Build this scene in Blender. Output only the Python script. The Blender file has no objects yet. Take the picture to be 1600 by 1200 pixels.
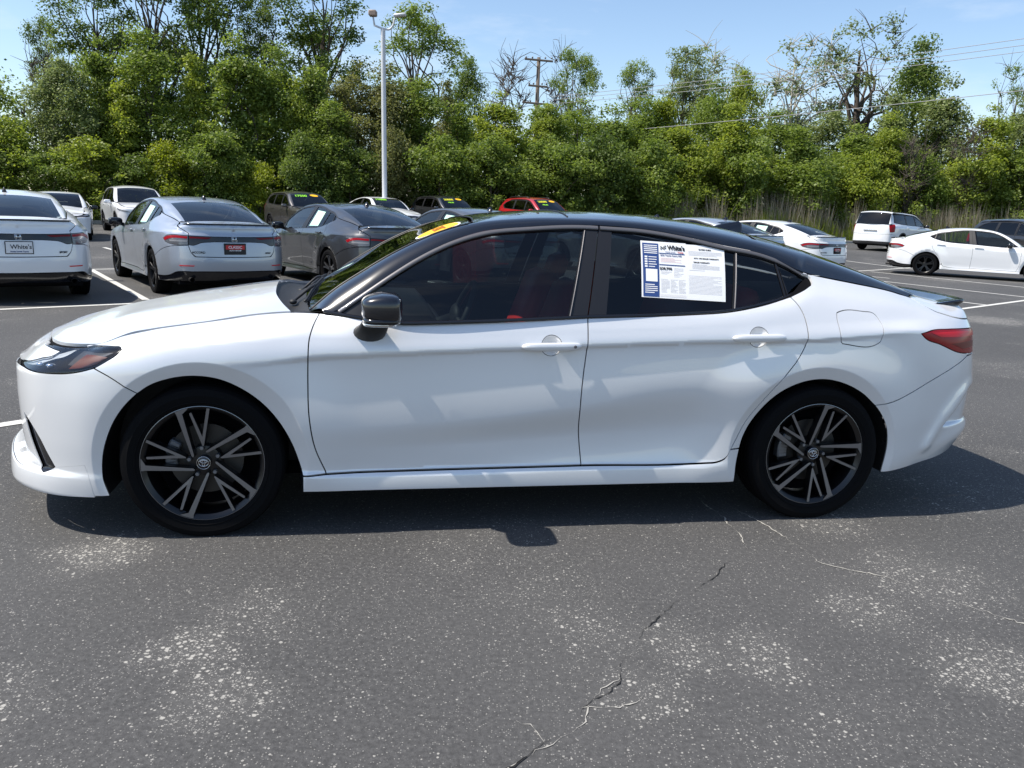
import bpy, bmesh, math, random, os
import numpy as np
from mathutils import Vector, Matrix
from mathutils.geometry import delaunay_2d_cdt

random.seed(7); rng = np.random.default_rng(7)
SC = bpy.context.scene
COL = SC.collection

# ---------------------------------------------------------------- camera
CAM_H, CAM_PITCH, CAM_ROLL = 1.4306, .21305, .04012
cam = bpy.data.cameras.new('camera'); cam.lens = 28.276; cam.sensor_width = 36; cam.clip_start = .05; cam.clip_end = 2000
cam_o = bpy.data.objects.new('camera', cam); COL.objects.link(cam_o); SC.camera = cam_o
_cp, _sp = math.cos(CAM_PITCH), math.sin(CAM_PITCH)
_f = Vector((0, _cp, -_sp)); _u0 = Vector((0, _sp, _cp)); _r0 = Vector((1, 0, 0))
_r = _r0*math.cos(CAM_ROLL) + _u0*math.sin(CAM_ROLL); _u = _u0*math.cos(CAM_ROLL) - _r0*math.sin(CAM_ROLL)
cam_o.matrix_world = Matrix(((_r.x, _u.x, -_f.x, 0), (_r.y, _u.y, -_f.y, 0), (_r.z, _u.z, -_f.z, CAM_H), (0, 0, 0, 1)))

# ---------------------------------------------------------------- sky, sun, exposure
SUN_TO = Vector((-.646, -.134, 1.0)).normalized()       # from the ground towards the sun
world = bpy.data.worlds.new('World'); SC.world = world; world.use_nodes = True
_n = world.node_tree.nodes; _l = world.node_tree.links
_bg = _n['Background']; _sky = _n.new('ShaderNodeTexSky'); _sky.sky_type = 'NISHITA'; _sky.sun_disc = False
_sky.sun_elevation = math.asin(SUN_TO.z); _sky.sun_rotation = math.atan2(SUN_TO.x, SUN_TO.y)
_sky.air_density = 1.0; _sky.dust_density = 0.6; _sky.ozone_density = 1.8; _sky.altitude = 200
# faint high wisps of cloud
_tc = _n.new('ShaderNodeTexCoord'); _mp = _n.new('ShaderNodeMapping'); _mp.inputs['Scale'].default_value = (2.2, 2.2, 9); _l.new(_tc.outputs['Generated'], _mp.inputs['Vector'])
_cn = _n.new('ShaderNodeTexNoise'); _cn.inputs['Scale'].default_value = 1.6; _cn.inputs['Detail'].default_value = 8; _cn.inputs['Roughness'].default_value = .6; _l.new(_mp.outputs[0], _cn.inputs['Vector'])
_cr = _n.new('ShaderNodeMapRange'); _cr.inputs['From Min'].default_value = .52; _cr.inputs['From Max'].default_value = .80; _cr.inputs['To Max'].default_value = .45; _l.new(_cn.outputs['Fac'], _cr.inputs['Value'])
_cm = _n.new('ShaderNodeMix'); _cm.data_type = 'RGBA'; _l.new(_cr.outputs['Result'], _cm.inputs[0]); _l.new(_sky.outputs['Color'], _cm.inputs[6]); _cm.inputs[7].default_value = (5.6, 5.9, 6.3, 1)
_l.new(_cm.outputs[2], _bg.inputs['Color']); _bg.inputs['Strength'].default_value = .128
sun = bpy.data.lights.new('sun', 'SUN'); sun.energy = 4.5; sun.angle = math.radians(.53); sun.color = (1, .94, .85)
sun_o = bpy.data.objects.new('sun', sun); COL.objects.link(sun_o)
sun_o.rotation_euler = (-SUN_TO).to_track_quat('-Z', 'Y').to_euler(); sun_o.location = (0, 0, 40)
SC.view_settings.view_transform = 'Standard'; SC.view_settings.look = 'None'
SC.view_settings.exposure = 0.56; SC.view_settings.gamma = 1.0; SC.view_settings.use_curve_mapping = False
SC.render.engine = 'CYCLES'
SC.cycles.use_denoising = True
try:
    SC.cycles.denoiser = 'OPENIMAGEDENOISE'
except Exception:
    pass
SC.cycles.max_bounces = 8; SC.cycles.transparent_max_bounces = 16; SC.cycles.glossy_bounces = 4; SC.cycles.diffuse_bounces = 3
SC.cycles.caustics_reflective = False; SC.cycles.caustics_refractive = False; SC.cycles.sample_clamp_indirect = 8

# ---------------------------------------------------------------- helpers: objects
def link(o, parent=None):
    COL.objects.link(o)
    if parent is not None: o.parent = parent
    return o
def tag(o, label=None, cat=None, group=None, kind=None):
    for k, v in (('label', label), ('category', cat), ('group', group), ('kind', kind)):
        if v: o[k] = v
    return o
def empty(name, parent=None, loc=(0, 0, 0), rz=0):
    o = bpy.data.objects.new(name, None); o.empty_display_size = .1
    o.location = loc; o.rotation_euler = (0, 0, rz)
    return link(o, parent)
def mobj(name, verts, faces, mat, parent=None, smooth=True, normals=None, fmat=None):
    me = bpy.data.meshes.new(name)
    me.from_pydata([tuple(map(float, v)) for v in verts], [], [tuple(int(i) for i in f) for f in faces])
    for m in (mat if isinstance(mat, (list, tuple)) else [mat]): me.materials.append(m)
    if fmat is not None: me.polygons.foreach_set('material_index', np.asarray(fmat, dtype=np.int32))
    if smooth: me.polygons.foreach_set('use_smooth', np.ones(len(me.polygons), bool))
    me.update()
    if normals is not None: me.normals_split_custom_set_from_vertices([tuple(map(float, n)) for n in normals])
    return link(bpy.data.objects.new(name, me), parent)
def copy_tree(o, parent=None):
    c = o.copy(); COL.objects.link(c); c.parent = parent
    for ch in o.children: copy_tree(ch, c)
    return c

class MB:
    """collects simple solids into one mesh"""
    def __init__(self): self.v = []; self.f = []; self.m = []
    def add(self, v, f, m=0):
        b = len(self.v); self.v += [tuple(map(float, p)) for p in v]; self.f += [tuple(int(i)+b for i in q) for q in f]; self.m += [m]*len(f)
    def box(self, c, d, bev=0, m=0, rot=None):
        """bevelled box: centre, full size"""
        hx, hy, hz = d[0]/2, d[1]/2, d[2]/2; b = min(bev, hx*.9, hy*.9, hz*.9)
        if b <= 0:
            v = [(sx*hx, sy*hy, sz*hz) for sx in (-1, 1) for sy in (-1, 1) for sz in (-1, 1)]
            f = [(0, 1, 3, 2), (4, 6, 7, 5), (0, 4, 5, 1), (2, 3, 7, 6), (0, 2, 6, 4), (1, 5, 7, 3)]
        else:
            v = []; idx = {}
            for sx in (-1, 1):
                for sy in (-1, 1):
                    for sz in (-1, 1):
                        for a in range(3):
                            p = [sx*(hx-b), sy*(hy-b), sz*(hz-b)]; p[a] = (sx*hx, sy*hy, sz*hz)[a]
                            idx[(sx, sy, sz, a)] = len(v); v.append(tuple(p))
            f = []
            I = idx
            for s in (-1, 1):
                for a, (b1, b2) in enumerate(((1, 2), (0, 2), (0, 1))):
                    q = []
                    for (p, r) in ((-1, -1), (1, -1), (1, 1), (-1, 1)):
                        k = [0, 0, 0]; k[a] = s; k[b1] = p; k[b2] = r; q.append(I[(*k, a)])
                    if (s > 0) == (a == 1): q = q[::-1]
                    f.append(q)
                for a, (b1, b2) in enumerate(((1, 2), (0, 2), (0, 1))):
                    for t in (-1, 1):   # edge along axis a
                        k0 = [0, 0, 0]; k1 = [0, 0, 0]; k0[a] = -1; k1[a] = 1; k0[b1] = k1[b1] = s; k0[b2] = k1[b2] = t
                        q = [I[(*k0, b1)], I[(*k1, b1)], I[(*k1, b2)], I[(*k0, b2)]]
                        if (s*t > 0) != (a == 1): q = q[::-1]
                        f.append(q)
            for sx in (-1, 1):
                for sy in (-1, 1):
                    for sz in (-1, 1):
                        q = [I[(sx, sy, sz, a)] for a in range(3)]
                        if sx*sy*sz < 0: q = q[::-1]
                        f.append(q)
        v = np.array(v)
        if rot is not None: v = v @ np.array(rot.to_3x3()).T
        self.add(v + np.array(c), f, m)
    def tube(self, pts, r, n=8, m=0, cap=True):
        P = np.asarray(pts, float); R = np.broadcast_to(np.asarray(r, float), (len(P),))
        T = np.gradient(P, axis=0); T /= np.linalg.norm(T, axis=1)[:, None] + 1e-12
        a = np.array([0, 0, 1.]) if abs(T[0, 2]) < .9 else np.array([1., 0, 0])
        v = []; u = np.cross(T[0], a); u /= np.linalg.norm(u)
        for i in range(len(P)):
            u = u - T[i]*(u @ T[i]); u /= np.linalg.norm(u) + 1e-12; w = np.cross(T[i], u)
            for k in range(n):
                t = 2*math.pi*k/n; v.append(P[i] + R[i]*(u*math.cos(t) + w*math.sin(t)))
        f = [(i*n+k, i*n+(k+1) % n, (i+1)*n+(k+1) % n, (i+1)*n+k) for i in range(len(P)-1) for k in range(n)]
        if cap: f += [tuple(range(n))[::-1], tuple((len(P)-1)*n+k for k in range(n))]
        self.add(v, f, m)
    def lathe_y(self, prof, n=48, m=0, c=(0, 0, 0), mats=None):
        """profile of (radius, y) turned round the y axis"""
        v = []; k = len(prof)
        for i in range(n):
            t = 2*math.pi*i/n
            for r, y in prof: v.append((c[0]+r*math.cos(t), c[1]+y, c[2]+r*math.sin(t)))
        for j in range(k-1):
            self_f = [(i*k+j, i*k+j+1, ((i+1) % n)*k+j+1, ((i+1) % n)*k+j) for i in range(n)]
            b = len(self.v) if j == 0 else b
            if j == 0: self.v += [tuple(map(float, p)) for p in v]
            self.f += [tuple(q+b for q in f) for f in self_f]; self.m += [mats[j] if mats else m]*n
    def prism(self, poly, to3, y0, y1, m=0, mside=None, bev=0):
        """extrude a 2-D polygon between depths y0 (front) and y1; to3(u,v,d) gives the point"""
        n = len(poly); P = np.asarray(poly, float)
        Pf = inset(P, bev) if bev else P
        v = [to3(a, b, y0) for a, b in Pf] + [to3(a, b, y0 + (y1-y0)*(.15 if bev else 0)) for a, b in P] + [to3(a, b, y1) for a, b in P]
        self.add(v, [tuple(range(n))], m); b = len(self.v) - len(v)
        f = []
        for i in range(n):
            j = (i+1) % n
            f += [(b+i, b+n+i, b+n+j, b+j), (b+n+i, b+2*n+i, b+2*n+j, b+n+j)]
        f.append(tuple(b+2*n+i for i in range(n))[::-1])
        self.f += f; self.m += [m if mside is None else mside]*len(f)
    def ellipsoid(self, c, r, e1=1, e2=1, nu=24, nv=14, m=0, fn=None):
        def sp(x, e): return np.sign(x)*np.abs(x)**e
        v = []
        for j in range(nv+1):
            ph = -math.pi/2 + math.pi*j/nv
            for i in range(nu):
                th = 2*math.pi*i/nu
                p = np.array([sp(math.cos(ph), e1)*sp(math.cos(th), e2), sp(math.cos(ph), e1)*sp(math.sin(th), e2), sp(math.sin(ph), e1)])
                if fn: p = fn(p)
                v.append(np.array(c) + p*np.array(r))
        f = [(j*nu+i, j*nu+(i+1) % nu, (j+1)*nu+(i+1) % nu, (j+1)*nu+i) for j in range(nv) for i in range(nu)]
        self.add(v, f, m)
    def build(self, name, mat, parent=None, smooth=True, auto=None):
        o = mobj(name, self.v, self.f, mat, parent, smooth, fmat=self.m)
        if smooth and auto is not None: sharp(o, auto)
        return o
def sharp(o, deg):
    me = o.data; bm = bmesh.new(); bm.from_mesh(me)
    bmesh.ops.recalc_face_normals(bm, faces=bm.faces)
    lim = math.radians(deg)
    for e in bm.edges: e.smooth = not (len(e.link_faces) == 2 and e.calc_face_angle(0) > lim)
    bm.to_mesh(me); bm.free(); return o

# ---------------------------------------------------------------- helpers: materials
def mat(name): 
    m = bpy.data.materials.new(name); m.use_nodes = True
    return m, m.node_tree.nodes, m.node_tree.links, m.node_tree.nodes['Principled BSDF']
def simple(name, col, rough=.5, metal=0, coat=0, spec=.5, bump=None, bs=200, emit=None):
    m, n, l, b = mat(name)
    b.inputs['Base Color'].default_value = (*col, 1); b.inputs['Roughness'].default_value = rough; b.inputs['Metallic'].default_value = metal
    b.inputs['Coat Weight'].default_value = coat; b.inputs['Coat Roughness'].default_value = .03; b.inputs['Specular IOR Level'].default_value = spec
    if bump:
        t = n.new('ShaderNodeTexNoise'); t.inputs['Scale'].default_value = bs; t.inputs['Detail'].default_value = 3
        c = n.new('ShaderNodeTexCoord'); l.new(c.outputs['Object'], t.inputs['Vector'])
        p = n.new('ShaderNodeBump'); p.inputs['Strength'].default_value = bump; p.inputs['Distance'].default_value = .002
        l.new(t.outputs['Fac'], p.inputs['Height']); l.new(p.outputs['Normal'], b.inputs['Normal'])
    return m
def paint(name, col, metal=0.0, rough=.35, ior=1.6):
    m, n, l, b = mat(name)
    b.inputs['Roughness'].default_value = rough; b.inputs['Metallic'].default_value = metal
    b.inputs['Coat Weight'].default_value = 1.0; b.inputs['Coat Roughness'].default_value = .01; b.inputs['Coat IOR'].default_value = ior
    c = n.new('ShaderNodeTexCoord'); t = n.new('ShaderNodeTexNoise'); t.inputs['Scale'].default_value = 2.2; t.inputs['Detail'].default_value = 6
    l.new(c.outputs['Object'], t.inputs['Vector'])
    r = n.new('ShaderNodeMix'); r.data_type = 'RGBA'; r.inputs[6].default_value = (*[x*.965 for x in col], 1); r.inputs[7].default_value = (*col, 1)
    l.new(t.outputs['Fac'], r.inputs[0]); l.new(r.outputs[2], b.inputs['Base Color'])
    # road dust film: a little rougher coat in patches
    mr = n.new('ShaderNodeMapRange'); mr.inputs['From Min'].default_value = .35; mr.inputs['From Max'].default_value = .75; mr.inputs['To Min'].default_value = .004; mr.inputs['To Max'].default_value = .03
    l.new(t.outputs['Fac'], mr.inputs['Value']); l.new(mr.outputs['Result'], b.inputs['Coat Roughness'])
    return m
def glass(name, tint, rough=.0, ior=1.5, film=0.0):
    """thin tinted pane: clear tinted transmission under a Fresnel reflection"""
    m = bpy.data.materials.new(name); m.use_nodes = True; n = m.node_tree.nodes; l = m.node_tree.links
    n.remove(n['Principled BSDF']); out = n['Material Output']
    tr = n.new('ShaderNodeBsdfTransparent'); tr.inputs['Color'].default_value = (*tint, 1)
    gl = n.new('ShaderNodeBsdfGlossy'); gl.inputs['Roughness'].default_value = rough; gl.inputs['Color'].default_value = (1, 1, 1, 1)
    fr = n.new('ShaderNodeFresnel'); fr.inputs['IOR'].default_value = ior
    mx = n.new('ShaderNodeMixShader'); l.new(fr.outputs['Fac'], mx.inputs['Fac']); l.new(tr.outputs[0], mx.inputs[1]); l.new(gl.outputs[0], mx.inputs[2])
    l.new(mx.outputs[0], out.inputs['Surface'])
    return m
# ---------------------------------------------------------------- curves and the car shell
def pslopes(x, y):
    x = np.asarray(x, float); y = np.asarray(y, float)
    h = np.diff(x, axis=0); h = np.where(np.abs(h) < 1e-9, 1e-9, h)
    d = np.diff(y, axis=0) / h
    m = np.zeros_like(y)
    if len(x) == 2:
        m[:] = d[0]; return m
    w1 = 2*h[1:] + h[:-1]; w2 = h[1:] + 2*h[:-1]
    same = (d[:-1]*d[1:]) > 0
    den = np.where(same, w1/np.where(d[:-1] == 0, 1, d[:-1]) + w2/np.where(d[1:] == 0, 1, d[1:]), 1)
    m[1:-1] = np.where(same, (w1 + w2)/np.where(den == 0, 1, den), 0)
    m[0] = d[0]; m[-1] = d[-1]
    return m

def hermite(x0, x1, y0, y1, m0, m1, q):
    h = x1 - x0; h = np.where(np.abs(h) < 1e-9, 1e-9, h)
    t = (q - x0)/h
    return ((1+2*t)*(1-t)**2)*y0 + t*(1-t)**2*h*m0 + t*t*(3-2*t)*y1 + t*t*(t-1)*h*m1

def interp(tab, q, col=1):
    """smooth 1-D table lookup, clamped at the ends"""
    tab = np.asarray(tab, float); x = tab[:, 0]; y = tab[:, col]
    q = np.clip(np.asarray(q, float), x[0], x[-1])
    m = pslopes(x, y)
    i = np.clip(np.searchsorted(x, q, side='right') - 1, 0, len(x) - 2)
    return hermite(x[i], x[i+1], y[i], y[i+1], m[i], m[i+1], q)

def crom(pts, n=12):
    """centripetal-ish Catmull-Rom through open points"""
    P = np.asarray(pts, float)
    if len(P) < 3: 
        return np.array([P[0] + (P[-1]-P[0])*t for t in np.linspace(0, 1, n+1)])
    Q = np.vstack([2*P[0]-P[1], P, 2*P[-1]-P[-2]])
    out = []
    for i in range(1, len(Q)-2):
        p0, p1, p2, p3 = Q[i-1], Q[i], Q[i+1], Q[i+2]
        d01 = max(np.linalg.norm(p1-p0), 1e-6); d12 = max(np.linalg.norm(p2-p1), 1e-6); d23 = max(np.linalg.norm(p3-p2), 1e-6)
        m1 = ((p2-p1)/d12*d01 + (p1-p0)/d01*d12)/(d01+d12)*d12
        m2 = ((p3-p2)/d23*d12 + (p2-p1)/d12*d23)/(d12+d23)*d12
        for t in np.arange(n)/n:
            out.append((2*t**3-3*t**2+1)*p1 + (t**3-2*t**2+t)*m1 + (-2*t**3+3*t**2)*p2 + (t**3-t**2)*m2)
    out.append(P[-1])
    return np.array(out)

def smooth01(t):
    t = np.clip(t, 0, 1); return t*t*(3-2*t)

class Shell:
    """Lower body of a car wrapped as one sheet: s runs round the plan outline from the
    middle of the nose to the middle of the tail (s is close to x along the flank), z is height."""
    def __init__(self, plan, lines, arches=(), extra=None):
        self.extra = extra
        C = crom(plan, 40)
        a = np.concatenate([[0], np.cumsum(np.linalg.norm(np.diff(C, axis=0), axis=1))])
        side = np.interp(0, C[:, 0], a)
        self.a = a - side; self.Cp = C
        t = np.gradient(C, self.a, axis=0); t /= np.linalg.norm(t, axis=1)[:, None]
        self.Np = np.stack([-t[:, 1], t[:, 0]], 1)
        self.s0, self.s1 = self.a[0], self.a[-1]
        self.lines = [np.asarray(l, float) for l in lines]; self.arches = arches
    def plan(self, s):
        s = np.clip(s, self.s0, self.s1)
        return (np.stack([np.interp(s, self.a, self.Cp[:, k]) for k in (0, 1)], -1),
                np.stack([np.interp(s, self.a, self.Np[:, k]) for k in (0, 1)], -1))
    def depth(self, s, z):
        s = np.asarray(s, float); z = np.asarray(z, float)
        Z = np.array([interp(l, s, 1) for l in self.lines]); D = np.array([interp(l, s, 2) for l in self.lines])
        Z = np.maximum.accumulate(Z + np.arange(len(Z))[:, None]*1e-5, axis=0)
        M = pslopes(Z, D)
        zc = np.clip(z, Z[0], Z[-1])
        i = np.clip((zc[None] >= Z).sum(0) - 1, 0, len(Z) - 2)
        k = np.arange(len(s))
        d = hermite(Z[i, k], Z[i+1, k], D[i, k], D[i+1, k], M[i, k], M[i+1, k], zc)
        d = d + np.where(z > Z[-1], (z - Z[-1])*M[-1], 0) + np.where(z < Z[0], (z - Z[0])*M[0], 0)
        for (sc, zc_, ro, band, A, B, zlo) in self.arches:
            r = np.hypot(s - sc, z - zc_)
            t = (r - ro)/band
            w = smooth01((z - zlo)/.16)
            d = d + w*np.where(t < 1, A - B*(1 - np.clip(t, -.6, 1)), A*(1 - smooth01((r - ro - band)/.26)))
        if self.extra is not None: d = d + self.extra(s, z)
        return d
    def pt(self, uv, off=0.0):
        uv = np.atleast_2d(np.asarray(uv, float)); s, z = uv[:, 0], uv[:, 1]
        c, n = self.plan(s)
        p = c + n*(self.depth(s, z) + off)[:, None]
        return np.stack([p[:, 0], np.maximum(p[:, 1], 0), z], -1)
# ---------------------------------------------------------------- panels cut from a curved sheet
def loop2d(poly, res):
    """closed outline; points flagged (a, b, 1) are corners, runs between corners are smoothed"""
    P = [tuple(p) for p in poly]; n = len(P)
    cs = [i for i in range(n) if len(P[i]) > 2]
    if not cs:
        cl = crom([p[:2] for p in P + P[:3]], 10)   # smooth closed
        k = 10; pts = cl[k:k*(n+1)]
    else:
        pts = []
        for a, i in enumerate(cs):
            j = cs[(a+1) % len(cs)]; run = [P[i][:2]]; k = i
            while True:
                k = (k+1) % n; run.append(P[k][:2])
                if k == j: break
            pts.append(crom(run, 10)[:-1] if len(run) > 2 else np.array(run[:1]))
        runs = pts; pts = []
        for a, rn in enumerate(runs):
            end = runs[(a+1) % len(runs)][:1]; q = np.vstack([rn, end])
            d = np.concatenate([[0], np.cumsum(np.linalg.norm(np.diff(q, axis=0), axis=1))])
            m = max(1, int(round(d[-1]/res))); t = np.linspace(0, d[-1], m+1)[:-1]
            pts.append(np.stack([np.interp(t, d, q[:, 0]), np.interp(t, d, q[:, 1])], 1))
        return np.vstack(pts)
    q = np.vstack([pts, pts[:1]]); d = np.concatenate([[0], np.cumsum(np.linalg.norm(np.diff(q, axis=0), axis=1))])
    m = max(8, int(round(d[-1]/res))); t = np.linspace(0, d[-1], m+1)[:-1]
    return np.stack([np.interp(t, d, q[:, 0]), np.interp(t, d, q[:, 1])], 1)
def area2(P): return .5*np.sum(P[:, 0]*np.roll(P[:, 1], -1) - np.roll(P[:, 0], -1)*P[:, 1])
def inset(P, g):
    if g == 0: return P
    a = P - np.roll(P, 1, 0); b = np.roll(P, -1, 0) - P
    a /= np.linalg.norm(a, axis=1)[:, None] + 1e-12; b /= np.linalg.norm(b, axis=1)[:, None] + 1e-12
    na = np.stack([-a[:, 1], a[:, 0]], 1); nb = np.stack([-b[:, 1], b[:, 0]], 1)
    m = na + nb; L = np.linalg.norm(m, axis=1)[:, None] + 1e-9; m = m/L
    k = np.clip(1/np.maximum((m*na).sum(1), .35), 1, 2.5)[:, None]
    return P + m*k*g*np.sign(area2(P))
def pip(pts, P):
    x, y = pts[:, 0], pts[:, 1]; r = np.zeros(len(pts), bool); n = len(P)
    for i in range(n):
        x0, y0 = P[i-1]; x1, y1 = P[i]
        if y0 == y1: continue
        c = ((y0 > y) != (y1 > y)); r ^= c & (x < (x1-x0)*(y-y0)/(y1-y0) + x0)
    return r
def fdnorm(fn, uv, e=2e-3):
    a = fn(uv + [e, 0]) - fn(uv - [e, 0]); b = fn(uv + [0, e]) - fn(uv - [0, e])
    n = np.cross(b, a); n /= np.linalg.norm(n, axis=1)[:, None] + 1e-12
    return n
def patch(fn, poly, cuts=(), res=.02, gap=0.0, flange=.012, dense=None, creases=()):
    """triangles of the sheet fn(u,v) inside poly and outside the cuts, with a turned-in edge.
    Returns verts, faces, normals for the right-hand side (y > 0)."""
    br = min(res, .02) if dense is None else dense
    L = [inset(loop2d(poly, br), gap)] + [inset(loop2d(c, br), -gap) for c in cuts]
    lo, hi = L[0].min(0), L[0].max(0)
    gx = np.arange(lo[0], hi[0]+res, res); gy = np.arange(lo[1], hi[1]+res, res*.87)
    G = np.array([(x + (res/2 if j % 2 else 0), y) for j, y in enumerate(gy) for x in gx])
    k = pip(G, L[0])
    for c in L[1:]: k &= ~pip(G, c)
    G = G[k]
    B = np.vstack(L)
    if len(G):
        keep = np.ones(len(G), bool)
        for i in range(0, len(G), 2000):
            d = ((G[i:i+2000, None] - B[None])**2).sum(-1).min(1); keep[i:i+2000] = d > (.5*min(res, br*1.3))**2
        G = G[keep]
    cr = []; ced = []
    for c in creases:
        c = np.asarray(c, float); ins = pip(c, L[0])
        for q in L[1:]: ins &= ~pip(c, q)
        ins &= np.array([((B - p)**2).sum(1).min() > .004**2 for p in c])
        for i in range(len(c)):
            if ins[i]:
                if i and ins[i-1]: ced.append((len(cr)-1, len(cr)))
                cr.append(c[i])
    if cr:
        cr = np.array(cr)
        if len(G): G = G[np.array([((cr - p)**2).sum(1).min() > .006**2 for p in G])]
    pts = np.vstack([q for q in (B, G, cr) if len(q)]); nb = len(B) + len(G)
    ed = []; o = 0
    for c in L: ed += [(o+i, o+(i+1) % len(c)) for i in range(len(c))]; o += len(c)
    ed += [(nb+a, nb+b) for a, b in ced]
    r = delaunay_2d_cdt([Vector(p) for p in pts], ed, [], 0, 1e-6)
    V = np.array([tuple(p) for p in r[0]]); T = np.array([tuple(f) for f in r[2] if len(f) == 3])
    cen = V[T].mean(1); k = pip(cen, L[0])
    for c in L[1:]: k &= ~pip(cen, c)
    T = T[k]
    used = np.unique(T); mp = -np.ones(len(V), int); mp[used] = np.arange(len(used)); V = V[used]; T = mp[T]
    P = fn(V); N = fdnorm(fn, V)
    if np.median(N[:, 1] + N[:, 2]*.3 + np.abs(N[:, 0])*0) < 0: N = -N
    # face orientation to agree with the normals
    fnm = np.cross(P[T[:, 1]]-P[T[:, 0]], P[T[:, 2]]-P[T[:, 0]])
    flip = (fnm*N[T[:, 0]]).sum(1) < 0; T[flip] = T[flip][:, ::-1]
    F = [tuple(t) for t in T]
    if flange:
        cnt = {}
        for t in F:
            for a, b in ((t[0], t[1]), (t[1], t[2]), (t[2], t[0])): cnt[(a, b)] = 1
        be = [(a, b) for (a, b) in cnt if (b, a) not in cnt]
        v2 = []; n2 = []
        for a, b in be:
            k = len(P) + len(v2); d = P[b]-P[a]; nn = np.cross(d, N[a]); nn /= np.linalg.norm(nn) + 1e-12
            v2 += [P[a], P[b], P[b]-N[b]*flange, P[a]-N[a]*flange]; n2 += [nn]*4
            F.append((k+1, k, k+3, k+2))
        if v2: P = np.vstack([P, v2]); N = np.vstack([N, n2])
    return P, F, N
def side_obj(name, pfn, m, parent, right):
    """left flank is y < 0 in the car's frame"""
    P, F, N = pfn
    if not right:
        P = P*[1, -1, 1]; N = N*[1, -1, 1]; F = [f[::-1] for f in F]
    return mobj(name, P, F, m, parent, normals=N)
def grid_obj(name, P, m, parent, flip=False, close=False):
    """P[i,j] grid of points"""
    a, b = P.shape[:2]; V = P.reshape(-1, 3)
    F = [(i*b+j, (i+1)*b+j, (i+1)*b+j+1, i*b+j+1) for i in range(a-1) for j in range(b-1)]
    if flip: F = [f[::-1] for f in F]
    return mobj(name, V, F, m, parent)
def full_grid(half):
    """half[i,j] with j from the centre line (y=0) out to the right edge: mirrored to a full-width grid"""
    L = half[:, :0:-1].copy(); L[..., 1] *= -1
    return np.concatenate([L, half], axis=1)
def coons(c0, c1, d0, d1):
    """c0,c1 run along u at v=0,1; d0,d1 along v at u=0,1"""
    c0, c1, d0, d1 = map(np.asarray, (c0, c1, d0, d1))
    u = np.linspace(0, 1, len(c0))[:, None, None]; v = np.linspace(0, 1, len(d0))[None, :, None]
    return ((1-v)*c0[:, None] + v*c1[:, None] + (1-u)*d0[None] + u*d1[None]
            - ((1-u)*(1-v)*c0[0] + u*(1-v)*c0[-1] + (1-u)*v*c1[0] + u*v*c1[-1]))
def resample(P, n):
    P = np.asarray(P, float); d = np.concatenate([[0], np.cumsum(np.linalg.norm(np.diff(P, axis=0), axis=1))])
    t = np.linspace(0, d[-1], n); return np.stack([np.interp(t, d, P[:, k]) for k in range(P.shape[1])], 1)
_font = None
def text_obj(name, s, size, m, parent=None, align='CENTER', ext=.0006, bold=0.0, sx=1.0, shear=0.0):
    """lettering as a thin mesh in its own x-y plane"""
    cu = bpy.data.curves.new(name, 'FONT'); cu.body = s; cu.size = size; cu.align_x = align; cu.align_y = 'CENTER'; cu.extrude = ext
    cu.offset = bold; cu.shear = shear; cu.resolution_u = 3
    t = bpy.data.objects.new(name, cu); COL.objects.link(t)
    me = bpy.data.meshes.new_from_object(t.evaluated_get(bpy.context.evaluated_depsgraph_get()))
    bpy.data.objects.remove(t); bpy.data.curves.remove(cu)
    me.materials.clear(); me.materials.append(m)
    if sx != 1: me.transform(Matrix.Diagonal((sx, 1, 1, 1)))
    me.name = name
    return link(bpy.data.objects.new(name, me), parent)
def frame_at(o, p, right, up):
    """put a flat object's x axis along right and y axis along up, at p"""
    r = Vector(right).normalized(); n = r.cross(Vector(up)).normalized(); u = n.cross(r)
    o.matrix_local = Matrix(((r.x, u.x, n.x, p[0]), (r.y, u.y, n.y, p[1]), (r.z, u.z, n.z, p[2]), (0, 0, 0, 1)))
    return o
# ---------------------------------------------------------------- materials shared by the cars
M = {}
M['white'] = paint('pearl_white_paint', (.82, .825, .83), rough=.36, metal=.25)
M['black_paint'] = paint('black_paint', (.004, .005, .009), rough=.25, ior=1.42)
M['gloss_black'] = simple('gloss_black_trim', (.006, .006, .008), .15, coat=.3)
M['trim'] = simple('satin_black_trim', (.010, .010, .012), .42)
M['plastic'] = simple('matt_black_plastic', (.014, .014, .015), .6, bump=.25, bs=600)
M['dark'] = simple('dark_cavity', (.004, .004, .005), .9, spec=.1)
M['rubber'] = simple('tyre_rubber', (.0045, .0045, .0052), .8, spec=.10, bump=.35, bs=260)
M['machined'] = simple('machined_alloy', (.27, .28, .30), .28, metal=.9)
M['wheel_black'] = simple('black_wheel_paint', (.004, .004, .005), .35, coat=.1)
M['silver_wheel'] = simple('silver_wheel_paint', (.42, .43, .45), .32, metal=.8)
M['steel'] = simple('bare_steel', (.07, .068, .066), .45, metal=.9)
M['caliper'] = simple('cast_caliper', (.22, .225, .24), .45, metal=.7)
M['chrome'] = simple('chrome', (.75, .76, .78), .09, metal=1)
M['moulding'] = simple('grey_window_moulding', (.13, .125, .13), .38, metal=.35)
M['glass'] = glass('tinted_side_glass', (.32, .37, .385))
M['glass_ws'] = glass('windshield_glass', (.42, .48, .46))
M['glass_bg'] = glass('light_side_glass', (.60, .68, .67))
M['glass_dark'] = glass('privacy_glass', (.10, .11, .115))
M['lens'] = glass('clear_lens', (.86, .88, .9))
M['red_lens'] = simple('red_lens', (.30, .003, .008), .25, coat=.08, spec=.15)
M['red_bright'] = simple('bright_red_lens', (.62, .010, .018), .3, coat=.05, spec=.15)
M['red_dark'] = simple('smoked_red_lens', (.16, .003, .006), .3, coat=.05, spec=.15)
M['smoke'] = simple('smoked_lens', (.09, .09, .095), .15, coat=1)
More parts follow.
